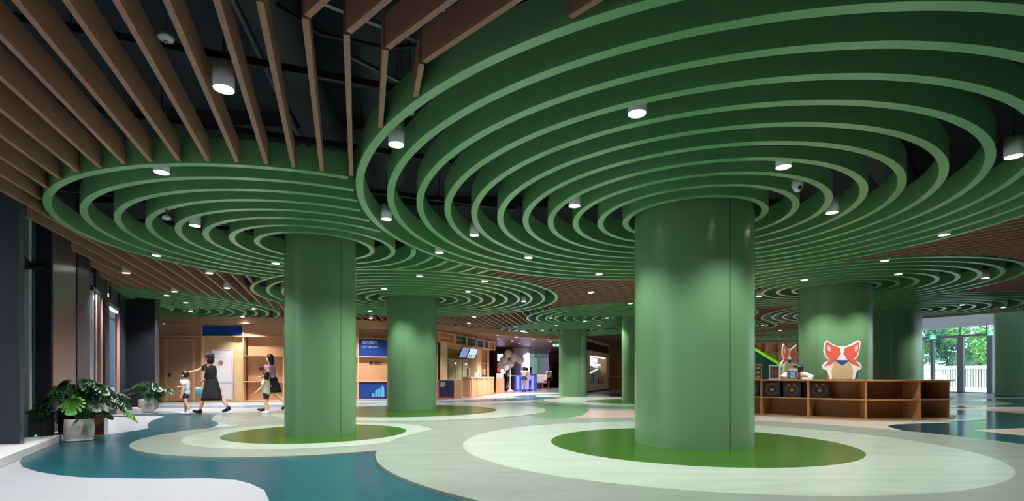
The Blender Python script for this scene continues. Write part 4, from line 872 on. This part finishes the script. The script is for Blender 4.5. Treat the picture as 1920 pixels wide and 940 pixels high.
for px in (1754,1800,1850): x_ = G.x(px, .1); G.bx(x_-.03, x_+.03, .09, .15, 3.5, 3.97).build('window_frame', ALU, kind='structure')
for px, nm in ((1749.5,'left'),(1859,'right')):
    x_ = G.x(px, -.02); t = thing('exit_sign', (*G.w(x_, -.03), 3.4), 'green exit pictogram sign on the door header, %s one' % nm, 'exit sign', G.rz)
    G.bx(x_-.18, x_+.18, -.04, -.01, 3.36, 3.6).build('sign_plate', lit('exit_green', (30,190,110), 2.), t)
    for dx, dz, w_, h_ in ((.0,.08,.06,.05),(.0,.0,.09,.09),(-.05,-.07,.05,.07),(.06,-.07,.05,.07)): G.bx(x_+dx-w_/2, x_+dx+w_/2, -.05, -.04, 3.48+dz-h_/2, 3.48+dz+h_/2).build('running_figure', lit('exit_white', (230,255,240), 2.), t)
MB().prism([(19.6,-20),(80,-20),(80,70),(25,70),(25.8,35.5),(34,18),(22,-6)], -.4, -.02).build('ground', mat('pale_paving', (205,205,205), .8), kind='structure')
WR = mat('white_railing', (235,235,238), .5)
xs0, xs1 = G.x(1715, 6), G.x(1878, 6)
t = thing('railing', (*G.w((xs0+xs1)/2, 6), -.02), 'white outdoor railing with slim balusters beyond the glass doors', 'railing', G.rz)
G.bx(xs0-1, xs1+1, 5.9, 6.1, -.02, .2).build('kerb', WR, t); G.bx(xs0-1, xs1+1, 5.93, 6.07, 1.5, 1.74).build('top_rail', WR, t)
nb = int((xs1-xs0+2)/.155)
for k_ in range(min(nb, 100)): x_ = xs0-1+(k_+.5)*.155; G.bx(x_-.03, x_+.03, 5.97, 6.03, .2, 1.5).build('baluster', WR, t)
FOL = [mat('foliage_%d' % k_, c, .55, nscale=3, rgb2=c2) for k_, (c, c2) in enumerate([((120,176,112),(76,134,88)),((92,150,118),(56,108,86)),((140,196,116),(90,150,84))])]
BARK = mat('bark', (90,78,66), .8)
rt = random.Random(3)
def tree(px, off, h, R, mi, lab):
    x_ = G.x(px, off); c = G.w(x_, off); t = thing('tree', (*c, -.02), lab, 'tree')
    q = MB(); q.tube([(c[0],c[1],-.02),(c[0]+.1,c[1],h*.3),(c[0]-.1,c[1]+.1,h*.6)], [.13,.1,.06], 10).build('trunk', BARK, t)
    m = MB(); blobs = [(c[0]+rt.gauss(0,R*.45), c[1]+rt.gauss(0,R*.4), h*.62+rt.gauss(0,h*.17), rt.uniform(.4,.9)*R*.5) for _ in range(13)]
    for bx_, by_, bz_, br_ in blobs:
        for _ in range(170):
            v = Vector((rt.gauss(0,1), rt.gauss(0,1), rt.gauss(0,1))).normalized()*br_*rt.uniform(.5,1.1); p = Vector((bx_,by_,bz_))+v
            if p.z < .9: continue
            u = Vector((rt.gauss(0,1), rt.gauss(0,1), rt.gauss(0,.6))).normalized(); w2 = u.cross(Vector((rt.gauss(0,1), rt.gauss(0,1), rt.gauss(0,1)))).normalized(); s_ = rt.uniform(.07,.15)
            m.add([p-u*s_, p+w2*s_*.45, p+u*s_, p-w2*s_*.45], [(0,1,2,3)])
    m.build('foliage', FOL[mi], t)
tree(1716, 8.5, 5.2, 1.9, 2, 'light green tree outside, leftmost behind the railing')
tree(1745, 11, 6.4, 2.4, 1, 'dark bluish green tree outside behind the left door')
tree(1775, 9, 5.4, 1.8, 1, 'bushy dark tree outside the second glass door')
tree(1806, 12, 7.0, 2.4, 0, 'tall mid-green tree outside behind the thick door post')
tree(1836, 8.2, 5.6, 1.9, 2, 'bright green tree outside the right glass door')
tree(1868, 11, 6.4, 2.3, 0, 'green tree outside at the right end of the doors')
G.bx(-6, G.L+4, 17, 17.4, -.02, 3.2).build('exterior_wall', mat('hedge_wall', (96,120,100), .8), kind='structure')

# ---------------------------------------------------------------- potted plants, cabinet, speaker
def monstera(t, base, n, R, Hh, seed, pot_r, pot_h):
    rg = random.Random(seed); fol = MB(); young = MB(); st = MB()
    for i in range(n):
        a = 2*pi*i/n*2.4+rg.uniform(-.3,.3); rad = R*rg.uniform(.35,1.)*(1 if i % 3 else .55); z = base[2]+pot_h+Hh*(rg.uniform(.25,1.15) if i % 3 else rg.uniform(.9,1.35))*(1-.3*rad/R)
        tip = Vector((base[0]+rad*cos(a), base[1]+rad*.8*sin(a), z)); root = Vector((base[0]+.05*cos(a), base[1]+.05*sin(a), base[2]+pot_h-.05))
        mid = (root+tip)/2+Vector((0,0,.16+.1*rg.random())); P = [root, root*.5+mid*.5+Vector((0,0,.05)), mid, mid*.4+tip*.6+Vector((0,0,.05)), tip]
        st.tube(P, [.008,.007,.006,.005,.004], 6)
        s = rg.uniform(.105,.17); out_ = Vector((cos(a), sin(a), rg.uniform(-.8,.25))).normalized(); sd_ = out_.cross(Vector((0,0,1))).normalized(); nrm = sd_.cross(out_).normalized()
        m = young if (seed == 1 and i in (1,4,9,13)) or (seed == 2 and i in (2,)) else fol
        N = 60; vs = [tuple(tip)]
        for k in range(N):
            th = 2*pi*k/N; r = .62+.38*abs(cos(th/2))**.6 if True else 1       # th=0 points to the leaf tip
            r *= 1.0-.42*(1 if abs(((th if th < pi else 2*pi-th)/.42) % 1-.5) < .13 and .35 < (th if th < pi else 2*pi-th) < 2.4 else 0)
            if abs(th-pi) < .22: r *= .35
            x_ = r*cos(th)*s*1.15+s*.35; y_ = r*sin(th)*s*.95; zc = -.9*(x_*x_+y_*y_*1.6)/s*.45+.10*abs(y_)
            vs.append(tuple(tip+out_*x_+sd_*y_+nrm*zc))
        m.add(vs, [(0, 1+k, 1+(k+1) % N) for k in range(N)], True)
    fol.build('foliage', LEAF, t)
    if young.v: young.build('young_foliage', LEAFB, t)
    st.build('stems', STEM, t)
def pot(t, b, r, h):
    MB().lathe([(.0001,.0),(r*.8,.0),(r*.93,.02),(r,.1),(r*1.02,h*.6),(r*.96,h),(r*.90,h),(r*.88,h-.04),(.0001,h-.045)], b, 40).build('pot', POT, t)
    MB().cyl((b[0],b[1],b[2]+h-.06), r*.87, .02).build('soil', SOIL, t)
b1 = (-6.73,7.92,.002)
t = thing('potted_plant', b1, 'large monstera in a white pot at the edge of the teal floor', 'potted plant')
MB().lathe([(.0001,0),(.17,0),(.19,.025),(.18,.025),(.0001,.01)], b1, 36).build('saucer', POT, t); pot(t, (b1[0],b1[1],.012), .185, .33); monstera(t, (b1[0]+.04,b1[1],.0), 38, .66, .52, 1, .185, .33)
MB().tube([(b1[0]+.2,b1[1],.38),(b1[0]+.6,b1[1]+.2,.36),(b1[0]+.9,b1[1]+.5,.40)], .007, 6).build('trailing_stem', STEM, t)
b2 = (-10.12,14.1,.002)
t = thing('potted_plant', b2, 'smaller leafy plant in a white pot before the dark pillar', 'potted plant'); pot(t, b2, .185, .36); monstera(t, (b2[0]+.1,b2[1],.0), 30, .48, .42, 2, .185, .36)
t = thing('side_cabinet', (-7.284,8.737,0), 'dark brown box cabinet behind the large monstera', 'cabinet', radians(30))
MB().box((0,0,.43),(.49,.35,.77)).build('cabinet_body', BROWN, t, local=True, bevel=.004); MB().box((.2515,0,.41),(.012,.35,.8)).build('steel_side', mat('satin_steel', (170,168,168), .35, metal=.4), t, local=True)
MB().box((0,0,.832),(.52,.38,.03)).build('cabinet_top', BROWN, t, local=True); MB().box((0,0,.022),(.5,.36,.044)).build('kick_plate', mat('bronze_kick', (150,100,50), .4, metal=.5), t, local=True)
t = thing('loudspeaker', (-7.02,7.66,.105), 'black box speaker with green light on the stone kerb', 'speaker')
MB().box((-7.06,7.64,.285),(.2,.22,.36)).build('speaker_body', BLACK, t, bevel=.006); MB().box((-7.06,7.526,.285),(.17,.01,.33)).build('speaker_grille', SERV, t); MB().box((-7.03,7.518,.125),(.02,.01,.012)).build('power_light', lit('green_led', (60,255,120), 6.), t)
MB().box((-6.87,7.9,.31),(.17,.2,.41)).build('speaker_box', BLACK, label='second black box behind the speaker on the stone kerb', cat='speaker', bevel=.006)

# ---------------------------------------------------------------- people
def skinmesh(name, verts, edges, radii, m, parent, root=0, sub=2, label=None):
    me = bpy.data.meshes.new(name); me.from_pydata(verts, edges, []); me.materials.append(m); o = bpy.data.objects.new(name, me); COL.objects.link(o); o.parent = parent
    sk = o.modifiers.new('skin', 'SKIN'); sk.use_smooth_shade = True
    for i, v in enumerate(me.skin_vertices[0].data):
        r = radii[i]; v.radius = r if isinstance(r, tuple) else (r, r); v.use_root = (i == root)
    sb = o.modifiers.new('sub', 'SUBSURF'); sb.levels = sub; sb.render_levels = sub
    return o
def person(x, y, rz, H, label, legs, arms, top=None, bottom=None, skirt=None, hair='short', shoes=BLACK, sleeve=.45, lean=0., hs=1., socks=None, z0=0., extra=None, hatm=None, loose=1.):
    """local +x is forward, +y left; legs/arms = (right, left): leg (hip, knee), arm (swing, out, elbow) in degrees"""
    t = thing('person', (x, y, z0), label, 'person', rz); s = H
    th, sh, ua, fa = .235*s, .235*s, .165*s, .14*s
    def legpts(hip, knee, yy):
        h, k = radians(hip), radians(knee); K = Vector((sin(h)*th, 0, -cos(h)*th)); A = K+Vector((sin(h-k)*sh, 0, -cos(h-k)*sh)); return Vector((0,yy,0)), Vector((K.x,yy,K.z)), Vector((A.x,yy,A.z))
    LP = [legpts(*legs[0], -.05*s), legpts(*legs[1], .05*s)]; pz = -min(p[2].z for p in LP)+.048*s
    O = Vector((0,0,pz)); ln = radians(lean)
    def up(h, fx=0., yy=0.): return O+Vector((sin(ln)*h+fx, yy, cos(ln)*h))
    V = [O, up(.07*s), up(.15*s), up(.235*s), up(.285*s), up(.33*s, .005*s), up(.365*s, .012*s), up(.40*s*1., .014*s), up(.43*s, .008*s)]
    R = [.066*s, .062*s, .066*s, .066*s, .04*s, .030*s, .043*s*hs, .053*s*hs, .042*s*hs]; E = [(i, i+1) for i in range(8)]
    n = len(V); V.append(V[6]+Vector((.062*s*hs,0,.012*s))); R.append(.010*s); E.append((7, n))                                 # nose
    J = {}
    for sgn, (sw, ou, el), key in ((-1, arms[0], 'R'), (1, arms[1], 'L')):
        a, o_, e = radians(sw), radians(ou), radians(el); S0 = up(.268*s, 0, sgn*.095*s)
        d1 = Vector((sin(a)*cos(o_), sgn*sin(o_), -cos(a)*cos(o_))); d2 = Vector((sin(a+e)*cos(o_), sgn*sin(o_)*.6, -cos(a+e)*cos(o_))).normalized()
        El = S0+d1*ua; W = El+d2*fa; Hn = W+d2*.045*s; i0 = len(V)
        V += [S0, El, W, Hn]; R += [.038*s, .025*s, .018*s, .020*s]; E += [(3, i0), (i0, i0+1), (i0+1, i0+2), (i0+2, i0+3)]
        fdir = d2; sdv = Vector((0,1,0)) if abs(d2.y) < .8 else Vector((1,0,0)); nv = d2.cross(sdv).normalized()
        for q, (off, ln_) in enumerate(((-.015,.040),(-.005,.046),(.005,.044),(.015,.036))):
            b0 = Hn+sdv*off*s*1.1+fdir*.010*s; m1 = b0+fdir*ln_*s*.55; m2 = m1+(fdir*.8+nv*.5)*ln_*s*.45; j = len(V); V += [b0, m1, m2]; R += [.0062*s, .0056*s, .0045*s]; E += [(i0+3, j), (j, j+1), (j+1, j+2)]
        j = len(V); V += [W+fdir*.018*s+sdv*.024*s*(-sgn), W+fdir*.045*s+sdv*.034*s*(-sgn)]; R += [.008*s, .006*s]; E += [(i0+2, j), (j, j+1)]
        J[key] = (S0, El, W, Hn)
    for sgn, P, key in ((-1, LP[0], 'r'), (1, LP[1], 'l')):
        i0 = len(V); V += [O+P[0]+Vector((0,0,-.02*s)), O+P[1], O+(P[1]+P[2])/2+Vector((-.012*s,0,.02*s)), O+P[2]]; R += [.054*s, .034*s, .032*s, .020*s]; E += [(0, i0), (i0, i0+1), (i0+1, i0+2), (i0+2, i0+3)]
        J[key] = tuple(O+p for p in P)
    skinmesh('body', [tuple(v) for v in V], E, R, SKIN, t, 0)
    g = .012*s
    if top:
        Vt = [up(.02*s if loose == 1 else -.09*s), up(.09*s if loose == 1 else .05*s), up(.16*s), up(.235*s), up(.275*s)]; Rt = [.076*s*(1 if loose == 1 else 1.45), .074*s*(1 if loose == 1 else 1.3), .078*s*(1 if loose == 1 else 1.12), .078*s, .052*s]; Et = [(0,1),(1,2),(2,3),(3,4)]
        for k in ('R', 'L'):
            S0, El, W, Hn = J[k]; i0 = len(Vt); Vt += [S0+(El-S0)*.05, S0+(El-S0)*(min(sleeve,1)*1.)]; Rt += [.050*s, .040*s*(1 if loose == 1 else 1.15)]; Et += [(3, i0), (i0, i0+1)]
            if sleeve > 1: Vt.append(El+(W-El)*(sleeve-1)); Rt.append(.028*s); Et.append((i0+1, i0+2))
        skinmesh('top', [tuple(v) for v in Vt], Et, Rt, top, t, 2)
    if bottom:
        m_, frac = bottom; Vb = [O+Vector((0,0,.045*s)), O]; Rb = [.074*s, .077*s]; Eb = [(0,1)]
        for k in ('r', 'l'):
            h_, k_, a_ = J[k]; i0 = len(Vb); Vb += [h_+(k_-h_)*.12, h_+(k_-h_)*min(frac,.95)]; Rb += [.06*s, .044*s]; Eb += [(1, i0), (i0, i0+1)]
            if frac > 1: Vb += [k_+(a_-k_)*(frac-1)]; Rb.append(.034*s); Eb.append((i0+1, i0+2))
        skinmesh('trousers', [tuple(v) for v in Vb], Eb, Rb, m_, t, 1)
    if skirt:
        m_, zh, rx, ry = skirt; kx = (J['r'][1].x+J['l'][1].x)/2; fx = max(abs(J['r'][2].x-J['l'][2].x)*.36, rx); q = MB(); prof = []; rows = 9; seg = 40; vs = []
        for i in range(rows):
            f = i/(rows-1); z = pz+.10*s+(zh-pz-.10*s)*f; ax = .074*s+(fx-.074*s)*f**.8; ay = .070*s+(ry-.070*s)*f**.9
            for k in range(seg):
                a = 2*pi*k/seg; wv = 1+.05*f*sin(a*9+i*.2); vs.append((kx*f+ax*wv*cos(a)+sin(ln)*.1*s*(1-f), ay*wv*sin(a), z))
        q.add(vs, [(i*seg+k, i*seg+(k+1)%seg, (i+1)*seg+(k+1)%seg, (i+1)*seg+k) for i in range(rows-1) for k in range(seg)], True); o = q.build('skirt', m_, t, local=True)
        so = o.modifiers.new('th', 'SOLIDIFY'); so.thickness = .006
    hc = V[7]; r = .06*s*hs
    q = MB(); q.ell((hc.x-.012*s, 0, hc.z+.012*s), (r*1.02, r*.95, r*1.08), 24, 14)
    if hair == 'long': q.ell((hc.x-.04*s, 0, hc.z-.05*s), (r*.55, r*.85, r*1.7), 20, 12)
    if hair == 'bob': q.ell((hc.x-.022*s, 0, hc.z-.025*s), (r*.9, r*1.05, r*1.15), 20, 12)
    if hair == 'tail': q.ell((hc.x-.075*s, 0, hc.z-.01*s), (r*.45, r*.35, r*.9), 16, 10)
    # clear the face: push the front of the hair back behind the brow
    q.v = [((hc.x+.012*s if (v[0] > hc.x+.012*s and v[2] < hc.z+.03*s) else v[0]), v[1], v[2]) for v in q.v]; q.build('hair', HAIR, t, local=True)
    if hatm: MB().lathe([(r*1.15,0),(r*1.12,.05*s),(r*.6,.075*s),(.0001,.08*s)], (hc.x-.01*s,0,hc.z+.02*s), 24).build('cap', hatm, t, local=True)
    for sy in (-1, 1): MB().ell((hc.x+.050*s*hs, sy*.019*s*hs, hc.z-.008*s), (.005*s,.007*s,.005*s), 8, 6).build('eye', BLACK, t, local=True); MB().ell((hc.x-.0*s, sy*.054*s*hs, hc.z-.012*s), (.012*s,.007*s,.017*s), 10, 8).build('ear', SKIN, t, local=True)
    MB().ell((hc.x+.050*s*hs, 0, hc.z-.040*s*hs), (.005*s,.014*s,.004*s), 8, 6).build('mouth', mat('lips', (170,96,90), .5), t, local=True)
    for k in ('r', 'l'):
        a_ = J[k][2]; kn = J[k][1]; pitch = atan2(kn.x-a_.x, kn.z-a_.z)*.55
        q = MB().ell((.032*s, 0, -.018*s), (.078*s,.030*s,.030*s), 20, 10); q.ell((-.012*s,0,.004*s), (.034*s,.028*s,.034*s), 14, 8)
        q.v = [(v[0], v[1], max(v[2], -.040*s)) for v in q.v]; ca, sa = cos(pitch), sin(pitch)
        q.v = [(a_.x+v[0]*ca+v[2]*sa, a_.y+v[1], max(a_.z-v[0]*sa+v[2]*ca, .002)) for v in q.v]; q.build('shoe', shoes, t, local=True)
        if socks: MB().tube([a_, a_+(kn-a_)*.55], [.024*s,.030*s], 12).build('sock', socks, t, local=True)
    if extra: extra(t, J, s)
    return t
def wx(px, D): return (px-960)/FPX*D
def bag_x(t, J, s):
    W = J['R'][3]; MB().box((W.x+.02, W.y, W.z-.27),(.26,.09,.24)).build('tote_bag', mat('turquoise_bag', (150,205,205), .7), t, local=True, bevel=.02); MB().tube([(W.x-.06,W.y,W.z-.15),(W.x,W.y,W.z),(W.x+.10,W.y,W.z-.15)], .006, 6).build('bag_strap', WCLOTH, t, local=True)
person(wx(397,13.62), 13.62, pi, 1.66, 'woman in black dress and cap striding left, hand towards the boy', [(-24,12),(24,6)], [(30,8,25),(66,6,12)], top=BCLOTH, skirt=(BCLOTH,.36,.26,.19), hair='bob', shoes=BLACK, sleeve=.5, lean=4, hatm=BCLOTH, extra=bag_x, socks=None)
def toy_x(t, J, s):
    W = J['L'][3]; MB().ell((W.x+.03,W.y,W.z-.06), (.04,.03,.07), 14, 10).build('held_toy', mat('orange_toy', (210,110,60), .5), t, local=True)
person(wx(348,13.25), 13.25, pi, 1.13, 'small boy in white shirt and dark shorts walking left before the door', [(8,6),(-10,10)], [(40,10,40),(-12,10,20)], top=WCLOTH, bottom=(NCLOTH,.7), shoes=WCLOTH, sleeve=.75, hs=1.3, extra=toy_x, loose=1.3)
person(wx(509,14.2), 14.2, pi, 1.68, 'long-haired woman in pink top walking left by the near left column', [(22,6),(-26,20)], [(28,8,50),(-10,10,20)], top=PINK, skirt=(BCLOTH,.55,.2,.17), hair='long', shoes=BLACK, sleeve=.5, lean=3)
person(wx(499,13.55), 13.55, pi, 1.12, 'dark-haired child in pale shirt and black shorts walking before the woman in pink', [(6,4),(-6,8)], [(30,10,40),(16,12,30)], top=CREAM, bottom=(BCLOTH,.85), shoes=WCLOTH, sleeve=.75, hs=1.3, hair='bob', loose=1.3)
person(wx(983,32.4), 32.4, radians(75), 1.66, 'woman seen from behind in white blouse and black skirt at the glowing counter', [(3,2),(-3,4)], [(30,10,50),(30,10,50)], top=CREAM, skirt=(BCLOTH,.78,.2,.2), hair='bob', sleeve=.9, socks=BCLOTH)
person(wx(994,34.8), 34.8, radians(170), 1.62, 'person in white top and dark cap leaning over the glowing counter', [(2,2),(-2,2)], [(50,10,30),(50,10,30)], top=WCLOTH, bottom=(BCLOTH,1.8), sleeve=.5, lean=22, hatm=BCLOTH)
person(wx(953,35.0), 35.0, radians(20), 1.62, 'person in white top and black skirt behind the balloon pole', [(3,2),(-3,4)], [(30,10,60),(20,10,60)], top=CREAM, skirt=(BCLOTH,.6,.2,.18), hair='long', sleeve=.6)
person(wx(1029,40.2), 40.2, radians(-100), 1.72, 'man in cream shirt and black trousers walking towards the camera, far back', [(10,4),(-8,8)], [(12,14,20),(-8,14,20)], top=CREAM, bottom=(BCLOTH,1.9), sleeve=.8)
# staff member, head down over the counter
t = thing('person', (wx(1485,13.22), 13.2, 0), 'staff member in navy vest and white shirt bent over the reception counter', 'person', radians(-105))
V = [(0,0,.50),(.04,0,.66),(.16,0,.86),(.32,0,1.04),(.42,0,1.11),(.50,0,1.15),(.58,0,1.17),(.63,0,1.16)]; R = [.13,.125,.13,.115,.06,.07,.085,.06]; E = [(i,i+1) for i in range(7)]
for sg in (-1, 1):
    i0 = len(V); V += [(.28,sg*.17,1.05),(.42,sg*.34,.97),(.66,sg*.22,.965),(.72,sg*.18,.96)]; R += [.06,.045,.032,.03]; E += [(3,i0),(i0,i0+1),(i0+1,i0+2),(i0+2,i0+3)]
    for q in range(4): j = len(V); V += [(.75,sg*.18-.03+.02*q,.96),(.79,sg*.17-.03+.02*q,.945)]; R += [.010,.008]; E += [(i0+3,j),(j,j+1)]
    i0 = len(V); V += [(.03,sg*.09,.46),(.26,sg*.11,.48),(.14,sg*.11,.06)]; R += [.085,.06,.045]; E += [(0,i0),(i0,i0+1),(i0+1,i0+2)]
skinmesh('body', V, E, R, SKIN, t)
Vs = [(.01,0,.56),(.05,0,.68),(.16,0,.86),(.31,0,1.04),(.37,0,1.09)]; Rs = [.145,.14,.145,.13,.07]; skinmesh('vest', Vs, [(0,1),(1,2),(2,3),(3,4)], Rs, NCLOTH, t)
for sg in (-1, 1): skinmesh('sleeve', [(.27,sg*.15,1.05),(.31,sg*.24,1.03),(.42,sg*.345,.98),(.62,sg*.24,.975)], [(0,1),(1,2),(2,3)], [.075,.068,.06,.045], WCLOTH, t)
for sg in (-1, 1): skinmesh('trouser_leg', [(.03,sg*.09,.48),(.24,sg*.11,.49),(.14,sg*.11,.1)], [(0,1),(1,2)], [.1,.078,.06], BCLOTH, t); MB().ell((.18,sg*.11,.045), (.12,.05,.045)).build('shoe', BLACK, t, local=True)
MB().ell((.55,0,1.20), (.125,.118,.115), 28, 18).build('hair', HAIR, t, local=True)
for sg in (-1, 1): MB().ell((.57,sg*.112,1.14), (.022,.014,.03)).build('ear', SKIN, t, local=True)
t = thing('stool', (wx(1485,13.22), 13.22, 0), 'black stool under the seated staff member behind the counter', 'stool')
MB().cyl((wx(1485,13.22),13.22,.28), .17, .05).build('seat', BLACK, t); MB().cyl((wx(1485,13.22),13.22,.02), .03, .28, 12).build('post', GALV, t); MB().cyl((wx(1485,13.22),13.22,0), .18, .02).build('base', GALV, t)
